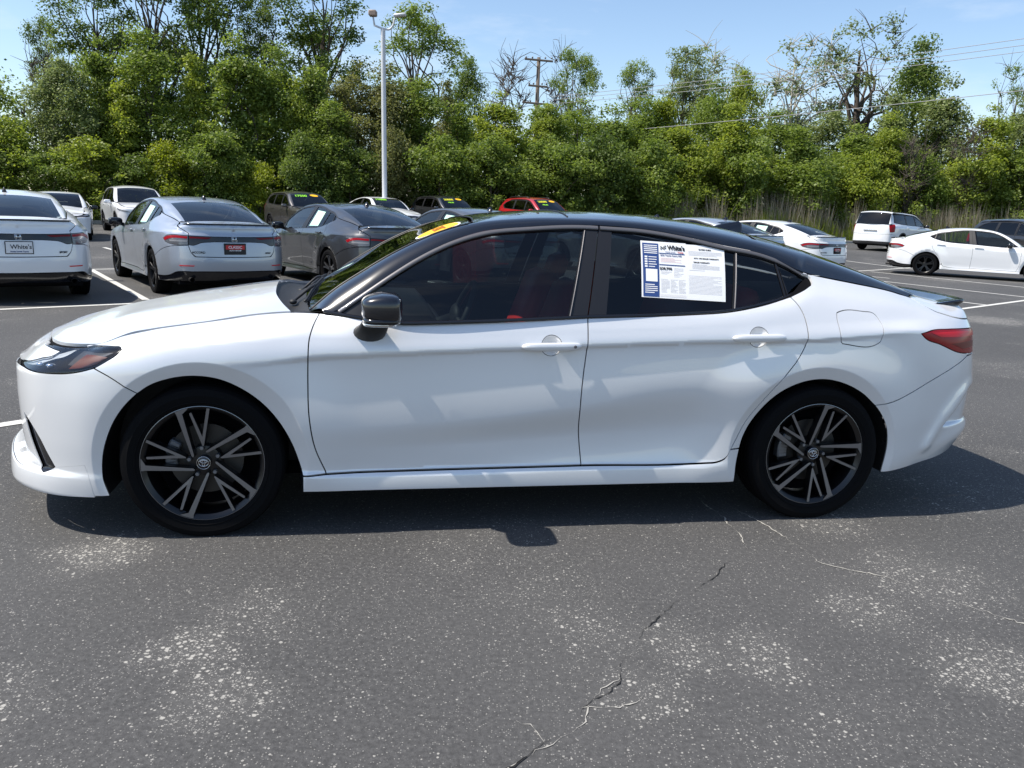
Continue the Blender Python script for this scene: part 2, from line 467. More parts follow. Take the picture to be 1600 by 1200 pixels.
M['amber'] = simple('amber_reflector', (.15, .03, .012), .3, coat=.5)
M['drl'] = simple('white_light_guide', (.62, .66, .70), .2, coat=1)
M['red_leather'] = simple('red_leather', (.60, .028, .022), .45, bump=.15, bs=300)
M['grey_cloth'] = simple('grey_seat_cloth', (.06, .06, .065), .8)
M['dash'] = simple('black_dash', (.02, .02, .022), .6)
M['sign_white'] = simple('white_print', (.78, .78, .78), .5)
M['sign_black'] = simple('black_print', (.012, .012, .014), .5)
M['sign_red'] = simple('red_print', (.55, .03, .03), .5)
M['sign_navy'] = simple('navy_print', (.025, .06, .20), .5)
M['sign_green'] = simple('green_window_paint', (.24, .62, .03), .6)
M['sign_yellow'] = simple('yellow_sticker', (.95, .52, .01), .45)
M['clear_grey'] = simple('grey_lens', (.22, .22, .23), .25, coat=.3)
M['paper'] = simple('white_paper', (.80, .80, .80), .6)
M['mint_paper'] = simple('pale_green_window_sheet', (.50, .78, .66), .6)

# ---------------------------------------------------------------- wheels
def tyre_profile(R, w, rim):
    h = w/2; s = R - rim
    a = [(rim-.006, -h*.80), (rim+.004, -h*.90), (rim+.012, -h*.93), (rim+s*.20, -h*.955), (rim+s*.23, -h*.985), (rim+s*.27, -h*.97), (rim+s*.34, -h*.985), (rim+s*.50, -h), (rim+s*.58, -h*1.012), (rim+s*.62, -h*.995), (rim+s*.72, -h*.985), (rim+s*.88, -h*.93), (R-.006, -h*.84), (R, -h*.74)]
    t = []
    for g in (-.46, -.15, .15, .46):
        t += [(R+.001, (g-.055)*h), (R-.007, (g-.05)*h), (R-.007, (g+.05)*h), (R+.001, (g+.055)*h)]
    b = [(r, -y) for r, y in a[::-1]]
    return a + t + b
def tyre(name, R, w, rim, parent, n=72, flat=None, blocks=False):
    b = MB(); b.lathe_y(tyre_profile(R, w, rim), n)
    if flat:
        b.v = [(x, y, max(z, -flat)) for x, y, z in b.v]
    o = b.build(name, M['rubber'], parent, auto=35)
    return o
def hero_wheel(parent):
    w = empty('wheel', parent)
    R = .2565
    tyre('tyre', .335, .235, .250, w, 96, flat=.328)
    b = MB()   # barrel and lip
    b.lathe_y([(.252, .09), (.236, .085), (.225, .02), (.222, -.03), (.232, -.088), (.243, -.100), (R-.006, -.1045), (R, -.103), (R+.001, -.094)], 96, mats=[0, 0, 0, 0, 0, 0, 1, 0])
    b.lathe_y([(.0, -.062), (.05, -.062), (.066, -.058), (.07, -.03)], 48, m=0)
    b.build('rim', [M['wheel_black'], M['machined']], w, auto=30)
    bar = [(-.416,.885),(-.36,.925),(-.27,.952),(-.172,.965),(-.207,.919),(-.281,.842),(-.137,.130),(-.150,.092),(-.172,.090),(-.19,.112),(-.386,.83)]
    vee = [(.086,.955),(.149,.948),(.026,.295),(-.005,.270),(-.044,.397),(-.190,.855),(-.160,.882),(-.138,.872),(.0,.473),(.072,.88)]
    def to3(a, c, d):
        r = math.hypot(a, c); return (a*R, -.1035 + d + .020*(1-min(r, 1))**1.3, c*R)
    for k in range(5):
        t = -2*math.pi*k/5; cs, sn = math.cos(t), math.sin(t)
        s = MB()
        for pl in (bar, vee):
            q = np.array([(a*cs - c*sn, a*sn + c*cs) for a, c in pl])
            if area2(q) < 0: q = q[::-1]
            s.prism(q, to3, 0, .042, 0, 1, bev=.008)
        o = s.build('spoke', [M['machined'], M['wheel_black']], w, smooth=False)
        # lug nut between the arms
        nt = MB(); a = math.radians(97) + t; nt.lathe_y([(0, -.080), (.008, -.080), (.0095, -.076), (.0095, -.055)], 6, c=(.062*math.cos(a), 0, .062*math.sin(a)))
        nt.build('lug_nut', M['caliper'], w, smooth=False)
    # centre cap with the three-oval emblem
    c = MB(); c.lathe_y([(0, -.0905), (.026, -.0905), (.0295, -.088), (.030, -.06)], 40)
    cap = c.build('hub_cap', M['gloss_black'], w, auto=40)
    e = MB(); nn = 40
    def oval(cx, cz, rx, rz, th):
        P = [(cx+rx*math.cos(2*math.pi*i/nn), -.0915, cz+rz*math.sin(2*math.pi*i/nn)) for i in range(nn+1)]
        e.tube(P, th, 6, cap=False)
    oval(0, 0, .0275, .0275, .0010); oval(0, 0, .0195, .0150, .0014); oval(0, .0055, .0125, .0058, .0012); oval(0, .0005, .0058, .0145, .0012)
    em = e.build('emblem', M['chrome'], w)
    d = MB(); d.lathe_y([(.05, -.02), (.155, -.02), (.155, .005), (.05, .005)], 64); d.build('brake_disc', M['steel'], w, auto=40)
    k = MB()
    for i in range(7):
        a = math.radians(150 + i*6); k.box((.14*math.cos(a), -.025, .14*math.sin(a)), (.05, .05, .03), .006, rot=Matrix.Rotation(-a, 4, 'Y'))
    k.build('brake_caliper', M['caliper'], w, auto=30)
    bk = MB(); bk.lathe_y([(0, .04), (.2, .04), (.222, .03)], 48); bk.build('back_plate', M['dark'], w)
    return w
def plain_wheel(parent, R=.335, width=.225, rim=.245, style='black'):
    """five twin-spoke wheel for the cars farther off"""
    w = empty('wheel', parent)
    tyre('tyre', R, width, rim-.003, w, 40, flat=R-.007)
    f = width/2; b = MB()
    b.lathe_y([(rim-.01, f*.7), (rim-.03, 0), (rim-.02, -f*.8), (rim-.008, -f*.88), (rim, -f*.86)], 40)
    b.lathe_y([(0, -f*.62), (.055, -f*.62), (.07, -f*.5)], 24)
    b.lathe_y([(0, f*.2), (rim-.02, f*.2)], 24, m=1)
    ma = M['wheel_black'] if style != 'silver' else M['silver_wheel']
    b.build('rim', [ma, M['dark']], w, auto=35)
    face = {'black': M['wheel_black'], 'silver': M['silver_wheel'], 'two_tone': M['machined']}[style]
    def to3(a, c, d):
        r = math.hypot(a, c); return (a*rim, -f*.84 + d + .03*(1-min(r, 1)), c*rim)
    for k in range(5):
        t = math.pi/2 + 2*math.pi*k/5; cs, sn = math.cos(t), math.sin(t)
        pl = [(.16,-.10),(.16,.10),(.55,.13),(.96,.24),(.98,.10),(.60,.0),(.98,-.10),(.96,-.24),(.55,-.13)]
        q = np.array([(a*cs - c*sn, a*sn + c*cs) for a, c in pl]); 
        if area2(q) < 0: q = q[::-1]
        s = MB(); s.prism(q, to3, 0, .04, 0, 1, bev=.01); s.build('spoke', [face, ma], w, smooth=False)
    return w
# ---------------------------------------------------------------- ground
def sstep(a, b, x): t = min(1, max(0, (x-a)/(b-a))); return t*t*(3-2*t)
def zg(x, y): return .30*sstep(25, 41, y)
EDGE = [(-120, 20), (-60, 25), (-30, 29.5), (-17, 34.5), (0, 42.5), (25, 49.5), (60, 56), (140, 66)]
def edge_y(x): return float(np.interp(x, [e[0] for e in EDGE], [e[1] for e in EDGE]))
def asphalt():
    m, n, l, b = mat('worn_asphalt'); N = n.new; 
    co = N('ShaderNodeTexCoord').outputs['Object']
    def noise(sc, det=4, rough=.55, vec=None):
        t = N('ShaderNodeTexNoise'); t.inputs['Scale'].default_value = sc; t.inputs['Detail'].default_value = det; t.inputs['Roughness'].default_value = rough; l.new(vec or co, t.inputs['Vector']); return t.outputs['Fac']
    def mth(op, a, c=None, cl=False):
        t = N('ShaderNodeMath'); t.operation = op; t.use_clamp = cl
        for i, v in enumerate((a, c)):
            if v is None: continue
            if isinstance(v, (int, float)): t.inputs[i].default_value = v
            else: l.new(v, t.inputs[i])
        return t.outputs[0]
    def rng_(v, a, c, d=0, e=1):
        t = N('ShaderNodeMapRange'); t.interpolation_type = 'SMOOTHSTEP'; l.new(v, t.inputs['Value'])
        for k, q in zip(('From Min', 'From Max', 'To Min', 'To Max'), (a, c, d, e)): t.inputs[k].default_value = q
        return t.outputs['Result']
    def mix(f, a, c):
        t = N('ShaderNodeMix'); t.data_type = 'RGBA'; l.new(f, t.inputs[0])
        for i, v in ((6, a), (7, c)):
            if isinstance(v, tuple): t.inputs[i].default_value = (*v, 1)
            else: l.new(v, t.inputs[i])
        return t.outputs[2]
    base = mix(rng_(noise(.35, 5), .35, .68), (.040, .0395, .0395), (.066, .065, .0645))
    base = mix(rng_(noise(55, 5, .7), .3, .75), base, (.092, .0905, .089))
    base = mix(rng_(noise(320, 2, .6), .56, .74), base, (.034, .034, .034))
    # bare patches where the sealer has worn off
    worn = noise(.55, 6, .62)
    dens = rng_(worn, .50, .72, .0, .55)
    for (cx, cy, r, k) in WORN:
        vd = N('ShaderNodeVectorMath'); vd.operation = 'DISTANCE'; l.new(co, vd.inputs[0]); vd.inputs[1].default_value = (cx, cy, 0)
        wob = mth('ADD', vd.outputs['Value'], mth('MULTIPLY', mth('SUBTRACT', noise(5, 4), .5), r*1.1))
        dens = mth('MAXIMUM', dens, rng_(wob, r*.25, r, k, 0))
    base = mix(mth('MULTIPLY', dens, .30), base, (.16, .155, .145))
    # dark drip stains
    base = mix(rng_(noise(1.7, 3), .66, .78, 0, .45), base, (.045, .043, .041))
    # pale stones, each Voronoi cell is one
    sep = None
    for sc, thr, colr in ((170, .79, (.27, .26, .24)), (95, .89, (.36, .345, .315)), (52, .975, (.40, .385, .35))):
        v = N('ShaderNodeTexVoronoi'); v.inputs['Scale'].default_value = sc; v.inputs['Randomness'].default_value = 1; l.new(co, v.inputs['Vector'])
        s = N('ShaderNodeSeparateColor'); l.new(v.outputs['Color'], s.inputs[0])
        t = mth('ADD', s.outputs[0], mth('MULTIPLY', dens, .55))
        on1 = rng_(t, thr+.06, thr+.09); shp = rng_(mth('ADD', v.outputs['Distance'], mth('MULTIPLY', noise(180, 2), .35)), .42, .62, 1, 0)
        mask = mth('MULTIPLY', on1, shp); base = mix(mth('MULTIPLY', mask, .82), base, colr)
    l.new(base, b.inputs['Base Color']); b.inputs['Roughness'].default_value = .82; b.inputs['Specular IOR Level'].default_value = .35
    bp = N('ShaderNodeBump'); bp.inputs['Strength'].default_value = .55; bp.inputs['Distance'].default_value = .004
    hgt = mth('ADD', noise(140, 4, .65), mth('MULTIPLY', noise(30, 3), .6)); l.new(hgt, bp.inputs['Height']); l.new(bp.outputs['Normal'], b.inputs['Normal'])
    return m
WORN = [(-1.65,3.04,.26,.8),(-1.0,2.36,.24,.55),(-.81,2.11,.24,.5),(.63,2.50,.22,.4),(.88,2.47,.22,.45),(1.63,2.42,.30,.55),(.43,2.22,.22,.35),(-.87,2.60,.3,.3),(1.38,2.83,.25,.4),(1.76,3.11,.4,.4),(7.6,12.9,.9,.9),(1.55,3.72,.3,.4),(-1.5,2.0,.3,.35)]
xs = np.unique(np.concatenate([np.linspace(-260, -40, 12), np.linspace(-40, 60, 41), np.linspace(60, 300, 12)]))
def lot_rows(): return np.concatenate([np.linspace(-40, 20, 7), np.linspace(23, 43, 21)])
V = []; F = []
for x in xs:
    ey = edge_y(x); r = np.concatenate([np.linspace(-220, min(20, ey-6), 6), np.linspace(min(20, ey-6)+1, ey, 18)])
    for y in r: V.append((x, y, zg(x, y)))
k = 24
F = [(i*k+j, (i+1)*k+j, (i+1)*k+j+1, i*k+j+1) for i in range(len(xs)-1) for j in range(k-1)]
lot = mobj('parking_lot', V, F, asphalt()); tag(lot, kind='structure')
# lawn and woodland floor beyond the kerb
def grassmat(name, a, c, sc):
    m, n, l, b = mat(name); co = n.new('ShaderNodeTexCoord'); t = n.new('ShaderNodeTexNoise'); t.inputs['Scale'].default_value = sc; t.inputs['Detail'].default_value = 8
    l.new(co.outputs['Object'], t.inputs['Vector']); r = n.new('ShaderNodeMix'); r.data_type = 'RGBA'; r.inputs[6].default_value = (*a, 1); r.inputs[7].default_value = (*c, 1)
    l.new(t.outputs['Fac'], r.inputs[0]); l.new(r.outputs[2], b.inputs['Base Color']); b.inputs['Roughness'].default_value = .9; b.inputs['Specular IOR Level'].default_value = .1
    p = n.new('ShaderNodeBump'); p.inputs['Strength'].default_value = .8; p.inputs['Distance'].default_value = .05; l.new(t.outputs['Fac'], p.inputs['Height']); l.new(p.outputs['Normal'], b.inputs['Normal']); return m
V = []; F = []
for x in xs:
    ey = edge_y(x)
    for d in (0, .15, 1.5, 4, 9, 18, 40, 120, 500): V.append((x*(1+d/300), ey+d, zg(x, ey) + (.12 if d > 0 else -.05) + .02*min(d, 20)))
k = 9; F = [(i*k+j, (i+1)*k+j, (i+1)*k+j+1, i*k+j+1) for i in range(len(xs)-1) for j in range(k-1)]
tag(mobj('verge_ground', V, F, grassmat('verge_grass', (.05, .075, .018), (.11, .13, .035), 3)), kind='structure')
# kerb
kb = []
ex = np.linspace(-110, 130, 90)
for x in ex: kb.append((x, edge_y(x)))
kb = np.array(kb); t = np.gradient(kb, axis=0); t /= np.linalg.norm(t, axis=1)[:, None]; nrm = np.stack([-t[:, 1], t[:, 0]], 1)
V = []
for p, nn in zip(kb, nrm):
    z = zg(*p); a = p - nn*.02; c = p + nn*.16
    V += [(*a, z-.05), (*a, z+.115), (*(a+nn*.02), z+.135), (*c, z+.135), (*c, z-.05)]
F = [(i*5+j, (i+1)*5+j, (i+1)*5+j+1, i*5+j+1) for i in range(len(kb)-1) for j in range(4)]
tag(mobj('kerb', V, F, simple('kerb_concrete', (.30, .28, .25), .85, bump=.4, bs=40), smooth=False), kind='structure')
# painted lines
def linemat():
    m, n, l, b = mat('worn_line_paint'); co = n.new('ShaderNodeTexCoord'); t = n.new('ShaderNodeTexNoise'); t.inputs['Scale'].default_value = 28; t.inputs['Detail'].default_value = 6; t.inputs['Roughness'].default_value = .7
    l.new(co.outputs['Object'], t.inputs['Vector']); r = n.new('ShaderNodeMapRange'); r.inputs['From Min'].default_value = .60; r.inputs['From Max'].default_value = .68; l.new(t.outputs['Fac'], r.inputs['Value'])
    mx = n.new('ShaderNodeMix'); mx.data_type = 'RGBA'; mx.inputs[6].default_value = (.58, .57, .53, 1); mx.inputs[7].default_value = (.12, .12, .12, 1); l.new(r.outputs['Result'], mx.inputs[0]); l.new(mx.outputs[2], b.inputs['Base Color']); b.inputs['Roughness'].default_value = .75; return m
LM = linemat()
def stripe(a, c, w=.10):
    a = np.array(a, float); c = np.array(c, float); d = c-a; L = np.linalg.norm(d); d /= L; nn = np.array([-d[1], d[0]]); k = max(2, int(L/1.2)); V = []
    for i in range(k+1):
        p = a + d*L*i/k
        for s in (-1, 1): q = p + nn*s*w/2; V.append((q[0], q[1], zg(*q)+.004))
    o = mobj('painted_line', V, [(2*i, 2*i+2, 2*i+3, 2*i+1) for i in range(k)], LM, smooth=False); o['kind'] = 'structure'; return o
ROWD = np.array([.74, .67]); STD = np.array([.575, -.818])
for n_ in range(-2, 8):
    a = np.array([-8.15, 15.45]) + n_*np.array([2.2, 1.58]); stripe(a, a + STD*5.2)
stripe((-12.5, 4.05), (-5.0, 10.86)); stripe(np.array([-8.17, 15.42])-ROWD*8, np.array([-8.17, 15.42])+ROWD*26)
stripe((-4.2, 3.55), (-2.95, 5.05))
stripe((6.0, 12.69), (17.5, 23.1)); stripe((12.13, 30.16), (13.6, 26.4)); stripe((10.5, 25.09), (15.9, 30.2)); stripe((10.91, 25.07), (13.25, 20.45)); stripe((9.39, 21.14), (11.3, 17.55)); stripe((8.25, 16.9), (9.05, 15.5))
stripe((18.18, 40.74), (20.67, 43.9)); stripe((-11.2, 22.0), (-9.0, 19.2))
# cracks
def crack(pts, w, m, seed, jit=.012):
    r = np.random.default_rng(seed); P = resample(np.array(pts, float), int(np.linalg.norm(np.diff(pts, axis=0), axis=1).sum()/.018)); n = len(P)
    off = np.cumsum(r.normal(0, jit*.45, (n, 2)), axis=0); off -= np.linspace(0, 1, n)[:, None]*off[-1]; P = P + off*.6 + r.normal(0, jit*.3, (n, 2))
    t = np.gradient(P, axis=0); t /= np.linalg.norm(t, axis=1)[:, None]+1e-9; nn = np.stack([-t[:, 1], t[:, 0]], 1); ww = w*np.clip(.1+.9*r.random(n)*(.5+.9*np.sin(np.linspace(0, 21, n)+seed)), .04, 1.2); ww[0] = ww[-1] = .0005
    V = []
    for p, q, v in zip(P, nn, ww): V += [(*(p-q*v), .003), (*(p+q*v), .003)]
    return mobj('pavement_crack', V, [(2*i, 2*i+2, 2*i+3, 2*i+1) for i in range(n-1)], m, lot, smooth=False)

CRD = simple('crack_dark', (.008, .008, .008), .95); CRP = simple('crack_grit', (.36, .345, .31), .9)  # flat colours of the dark cracks and the pale grit-filled ones
crack([(.0,1.82),(.127,1.946),(.232,2.051),(.247,2.128),(.368,2.269),(.39,2.399),(.516,2.64),(.671,2.847),(.835,3.026),(.941,3.187)], .0026, CRD, 1, .010)
crack([(.02,1.85),(.15,1.97),(.245,2.075),(.262,2.15),(.38,2.29)], .0024, CRP, 2)
crack([(.981,4.014),(1.062,3.667),(1.08,3.346)], .0045, CRP, 3)
crack([(1.1,3.95),(1.238,3.686),(1.318,3.462),(1.378,3.228),(1.62,3.096),(1.742,2.922),(1.94,2.753),(2.3,2.6)], .0042, CRP, 4)
crack([(.247,2.128),(.36,2.13),(.44,2.19)], .003, CRP, 5); crack([(.127,1.946),(.10,2.02),(.05,2.05)], .003, CRP, 6)
# ---------------------------------------------------------------- the white sedan's own measurements (metres)
HP = [(-.955,0),(-.936,.2),(-.872,.42),(-.785,.62),(-.665,.765),(-.48,.860),(-.25,.903),(0,.915),(.4,.908),(.9,.904),(1.5,.904),(2.1,.906),
      (2.5,.912),(2.825,.915),(3.1,.905),(3.4,.868),(3.65,.79),(3.82,.66),(3.92,.45),(3.955,.2),(3.96,0)]
F0, R0 = -1.5318, 4.568     # s at the middle of the nose / of the tail (approx)
HL = [
 # tuck under
 [(F0,.09,-.10),(-.8,.09,-.09),(-.4,.09,-.05),(.5,.09,-.07),(2.4,.09,-.07),(3.2,.12,-.06),(3.6,.17,-.09),(R0,.2,-.1)],
 # lower outer edge (lip, side skirt, rear valance)
 [(F0,.20,.062),(-.9,.20,.054),(-.7,.195,.03),(-.45,.185,.008),(.35,.20,-.006),(.6,.205,.004),(1.5,.21,.006),(2.2,.21,.004),(2.45,.22,-.004),(3.1,.22,.0),(3.5,.27,-.018),(3.9,.31,-.03),(R0,.33,-.03)],
 # top of that piece
 [(F0,.276,.056),(-.9,.274,.046),(-.7,.266,.024),(-.45,.265,.004),(.35,.262,-.006),(.6,.262,-.002),(1.5,.268,.002),(2.2,.272,.0),(2.45,.29,-.006),(3.1,.30,.002),(3.5,.36,.0),(3.9,.41,.012),(R0,.43,.012)],
 # above the ledge
 [(F0,.288,-.008),(-.9,.286,-.004),(-.7,.279,-.002),(-.45,.295,.0),(.35,.292,-.018),(.6,.290,-.022),(1.5,.298,-.024),(2.2,.305,-.014),(2.45,.33,-.006),(3.1,.35,.002),(3.5,.42,.001),(3.9,.45,.004),(R0,.46,.0)],
 # lower hollow
 [(F0,.42,-.006),(-.9,.42,.002),(-.45,.42,.004),(.35,.37,-.012),(.6,.375,-.014),(1.05,.39,-.022),(1.65,.425,-.036),(2.05,.45,-.036),(2.45,.47,-.010),(3.1,.47,.004),(3.5,.52,.004),(3.9,.55,.008),(R0,.56,.006)],
 # middle: the belly line that climbs to the rear
 [(F0,.56,.004),(-.9,.56,.006),(-.45,.57,.006),(.35,.50,-.001),(.6,.49,.001),(1.05,.515,.003),(1.65,.585,.004),(2.1,.660,.002),(2.45,.67,.003),(3.1,.63,.004),(3.5,.65,.004),(3.9,.68,.004),(R0,.69,.004)],
 # under the crease
 [(F0,.63,.004),(-.9,.64,.004),(-.45,.70,.0),(.0,.725,-.002),(.3,.755,-.007),(.45,.768,-.011),(.7,.784,-.0115),(1.5,.824,-.0115),(2.1,.853,-.0115),(2.7,.876,-.0105),(3.0,.895,-.006),(3.3,.91,-.005),(3.6,.86,-.012),(3.9,.86,-.022),(R0,.86,-.03)],
 # crease
 [(F0,.665,.006),(-.9,.675,.002),(-.45,.722,-.002),(.0,.75,-.004),(.3,.778,-.002),(.45,.796,.0),(.7,.808,.0),(1.5,.846,.0),(2.1,.874,.0),(2.7,.894,.0),(3.0,.912,-.002),(3.3,.93,-.006),(3.6,.90,-.020),(3.9,.905,-.028),(R0,.91,-.035)],
 # shoulder
 [(F0,.69,-.025),(-.9,.705,-.028),(-.7,.725,-.03),(-.5,.76,-.032),(-.3,.80,-.030),(.0,.835,-.026),(.3,.86,-.022),(.45,.87,-.022),(.7,.872,-.016),(1.5,.905,-.016),(2.1,.935,-.018),(2.5,.96,-.022),(2.8,.975,-.030),(3.1,.985,-.05),(3.4,.985,-.075),(3.7,.965,-.06),(3.95,.965,-.055),(R0,.965,-.055)],
 # upper shoulder
 [(F0,.735,-.075),(-.9,.75,-.075),(-.7,.765,-.075),(-.5,.785,-.075),(-.3,.838,-.085),(.0,.880,-.085),(.3,.915,-.075),(.45,.93,-.072),(.7,.908,-.028),(1.5,.94,-.030),(2.1,.968,-.034),(2.5,1.01,-.046),(2.66,1.04,-.06),(2.8,1.08,-.095),(3.1,1.06,-.115),(3.4,1.035,-.13),(3.7,1.0,-.10),(3.95,1.005,-.075),(R0,1.01,-.075)],
 # upper edge: hood seam, waist line, foot of the roof pillar, deck edge
 [(F0,.785,-.15),(-1.2,.792,-.15),(-.9,.80,-.14),(-.7,.802,-.135),(-.5,.808,-.15),(-.3,.866,-.18),(.0,.912,-.195),(.2,.945,-.195),(.35,.960,-.19),(.5,.965,-.115),(.62,.955,-.066),(.83,.936,-.042),(1.1,.944,-.040),(1.65,.975,-.044),(1.95,.988,-.047),(2.3,1.012,-.058),(2.5,1.05,-.078),(2.66,1.10,-.115),(2.75,1.16,-.175),(2.8,1.178,-.21),(2.9,1.164,-.22),(3.1,1.136,-.235),(3.33,1.103,-.245),(3.5,1.072,-.245),(3.72,1.04,-.20),(3.95,1.03,-.105),(R0,1.035,-.105)],
]
HARCH = [(0.0,.335,.385,.050,.015,.020,.12),(2.805,.325,.385,.052,.016,.021,.12)]
def hero_extra(s, z):
    """rear bumper: diagonal step behind the wheel and the hollow beyond it"""
    # distance beyond the line through (3.44,.29)-(3.56,.45)-(3.80,.64)
    zl = interp([(3.36,.20),(3.445,.298),(3.548,.442),(3.66,.545),(3.80,.636),(4.6,.66)], s)
    w = smooth01((s-3.38)/.10)*smooth01((z-.30)/.05)
    below = zl - z
    d = -.034*smooth01(below/.020)*smooth01((z-.435)/.02)*w*(1 - .62*smooth01((s-3.62)/.16))                       # hollow below the line, above the valance
    d = d + .012*np.exp(-((below+.03)/.06)**2)*w*smooth01((.70-z)/.1)            # swelling that leads into it
    # light swage on the quarter, above the seam
    return d
# flank of the glass house: half width at waist height, then leaning in
HG = [(.3,.74),(.5,.80),(.65,.838),(.83,.856),(1.1,.864),(1.65,.866),(2.0,.862),(2.35,.848),(2.66,.820),(2.8,.800),(2.9,.78),(3.1,.73),(3.5,.62)]
def hero_flank(uv):
    uv = np.atleast_2d(np.asarray(uv, float)); x, z = uv[:, 0], uv[:, 1]
    d = z - .96
    return np.stack([x, interp(HG, x) - .46*d - .32*d*d*np.sign(d), z], -1)
# ================================================================ the white sedan in front
HERO_YAW, HERO_X, HERO_Y = .18413, -1.45867, 4.12728
sh = Shell(HP, HL, HARCH, hero_extra)
hero = empty('sedan_car', None, (HERO_X, HERO_Y, 0), HERO_YAW)
tag(hero, 'pearl white sedan with glossy black roof and black alloy wheels, filling the foreground', 'car')
def on(off=0.0): return lambda uv: sh.pt(uv, off)
# ---- outlines on the lower body (s, z)
FO = [(-.376,.193),(-.400,.279),(-.396,.361),(-.374,.443),(-.330,.535),(-.270,.610),(-.242,.636)]          # front opening, front half up to the seam
FO2 = [(-.242,.636),(-.193,.670),(-.109,.700),(-.018,.710),(.075,.697),(.167,.654),(.241,.598),(.316,.508),(.362,.422),(.395,.327),(.408,.268)]
RO = [(2.413,.200),(2.419,.289),(2.430,.362),(2.438,.403),(2.500,.528),(2.592,.630),(2.694,.683),(2.824,.702),(2.939,.678),(3.037,.630),(3.131,.549),(3.187,.462),(3.205,.384),(3.196,.229)]
HEAD = [(-.844,.695,1),(-.955,.702),(-.872,.712),(-.751,.740),(-.655,.770),(-.650,.776,1),(-.778,.777),(-.905,.775,1),(-.815,.784),(-.654,.789),(-.561,.793),(-.467,.802),(-.354,.817),(-.318,.817),(-.308,.810,1),(-.317,.798),(-.361,.765),(-.413,.736),(-.464,.720),(-.536,.706),(-.606,.700),(-.678,.697),(-.755,.696)]
VENT = [(-.850,.497,1),(-.785,.470),(-.706,.408),(-.664,.347),(-.624,.292,1),(-.662,.269,1),(-.712,.277,1),(-.785,.379)]
SEAMF = [(-.242,.636,1),(-.289,.670),(-.345,.706),(-.408,.737,1)]
DF = [(.484,.964,1),(.464,.927),(.447,.877),(.440,.792),(.438,.689),(.443,.523),(.465,.393),(.510,.278,1)]
BS = [(1.659,.291,1),(1.633,.574),(1.642,.735),(1.649,.805),(1.656,.971,1)]
DR = [(2.271,.299),(2.305,.302),(2.351,.320),(2.391,.386),(2.446,.499),(2.526,.615),(2.616,.733),(2.676,.815),(2.703,.875),(2.707,.935),(2.700,.991),(2.676,1.045),(2.649,1.081,1)]
TAIL = [(3.330,.922,1),(3.395,.934),(3.55,.936),(3.701,.932),(3.85,.925),(3.985,.915,1),(3.99,.845),(3.97,.80,1),(3.84,.803),(3.72,.808),(3.609,.822),(3.465,.867),(3.353,.903)]
FUEL = [(2.872,1.000),(2.876,1.014),(2.893,1.020),(3.021,1.021),(3.093,1.007),(3.111,.970),(3.100,.907),(3.095,.887),(3.080,.877),(2.909,.874),(2.886,.878),(2.877,.898),(2.872,.95)]
RB = [(3.728,.796,1),(3.60,.755),(3.449,.696),(3.300,.632),(3.211,.598),(3.108,.573,1)]
GRILLE = [(F0,.60,1),(-1.35,.59),(-1.2,.53),(-1.12,.42),(-1.12,.335,1),(F0,.335,1)]
HANDLES = [(1.488,.848,.135),(2.466,.898,.130)]
def cupf(h): return [(h[0]+.046*math.cos(t), h[1]+.002+.046*math.sin(t)) for t in np.linspace(0, 2*math.pi, 16, endpoint=False)]
def rot2corner(run): return [(*run[0][:2], 1)] + [p[:2] for p in run[1:-1]] + [(*run[-1][:2], 1)]
lip_top = [(-.471,.323,1),(-.625,.293,1),(-.670,.268),(-.75,.268),(-.887,.274),(-1.1,.275),(F0,.276,1)]
bumper = [(F0,.276,1),(-1.1,.275),(-.887,.274),(-.75,.268),(-.670,.268),(-.625,.293,1),(-.471,.323,1),(-.454,.269),(-.439,.191,1)] + [(*FO[0],1)] + FO[1:-1] + SEAMF + [(-.464,.720),(-.536,.706),(-.606,.700),(-.678,.697),(-.755,.696),(-.844,.695,1),(-.955,.690),(-1.2,.668),(F0,.652,1)]
lip = lip_top + [(F0,.205,1),(-1.1,.203),(-.95,.200),(-.85,.190),(-.613,.182),(-.439,.189,1),(-.454,.269)]
nose = [(F0,.668,1),(-1.2,.682),(-1.02,.694),(-.955,.704,1),(-.872,.714),(-.751,.742),(-.655,.772),(-.650,.778,1),(-.778,.779),(-.905,.777,1),(-.935,.790,1),(-1.2,.789),(F0,.782,1)]
fender = [(-.408,.737,1),(-.360,.766),(-.316,.798),(-.307,.810,1),(-.316,.817),(-.350,.817),(-.467,.805),(-.540,.800,1),(-.43,.824),(-.35,.849),(-.233,.876),(-.064,.902),(.1,.927),(.2,.943),(.35,.958),(.484,.964,1)] + DF[1:] + [(.411,.270,1)] + [p for p in FO2[::-1][1:-1]] + SEAMF[:3]
front_door = DF[::-1][:-1][:1] + DF[::-1][1:-1]  # placeholder, replaced below
front_door = [(.484,.964,1)] + DF[1:] + BS + [(1.37,.954),(1.097,.940),(.95,.934),(.834,.931),(.74,.938),(.661,.948),(.56,.959)]
rear_door = BS[::-1] + DR + [(2.505,1.041),(2.345,1.010),(2.13,.992),(1.914,.981)]
quarter = [(2.378,.364,1),(2.391,.386),(2.446,.499),(2.526,.615),(2.616,.733),(2.676,.815),(2.703,.875),(2.707,.935),(2.700,.991),(2.676,1.045),(2.649,1.081,1),(2.761,1.127),(2.797,1.146),(2.802,1.163),(2.790,1.178),(2.756,1.188,1),(2.909,1.164),(3.108,1.136),(3.33,1.103),(3.49,1.072,1),(3.50,1.045),(3.53,1.02),(3.60,1.000),(3.727,.978),(3.87,.968,1),(3.985,.92,1),(3.97,.80,1),(3.84,.796),(3.728,.796,1)] + RB[1:] + RO[3:10][::-1] + [(2.430,.364,1)]
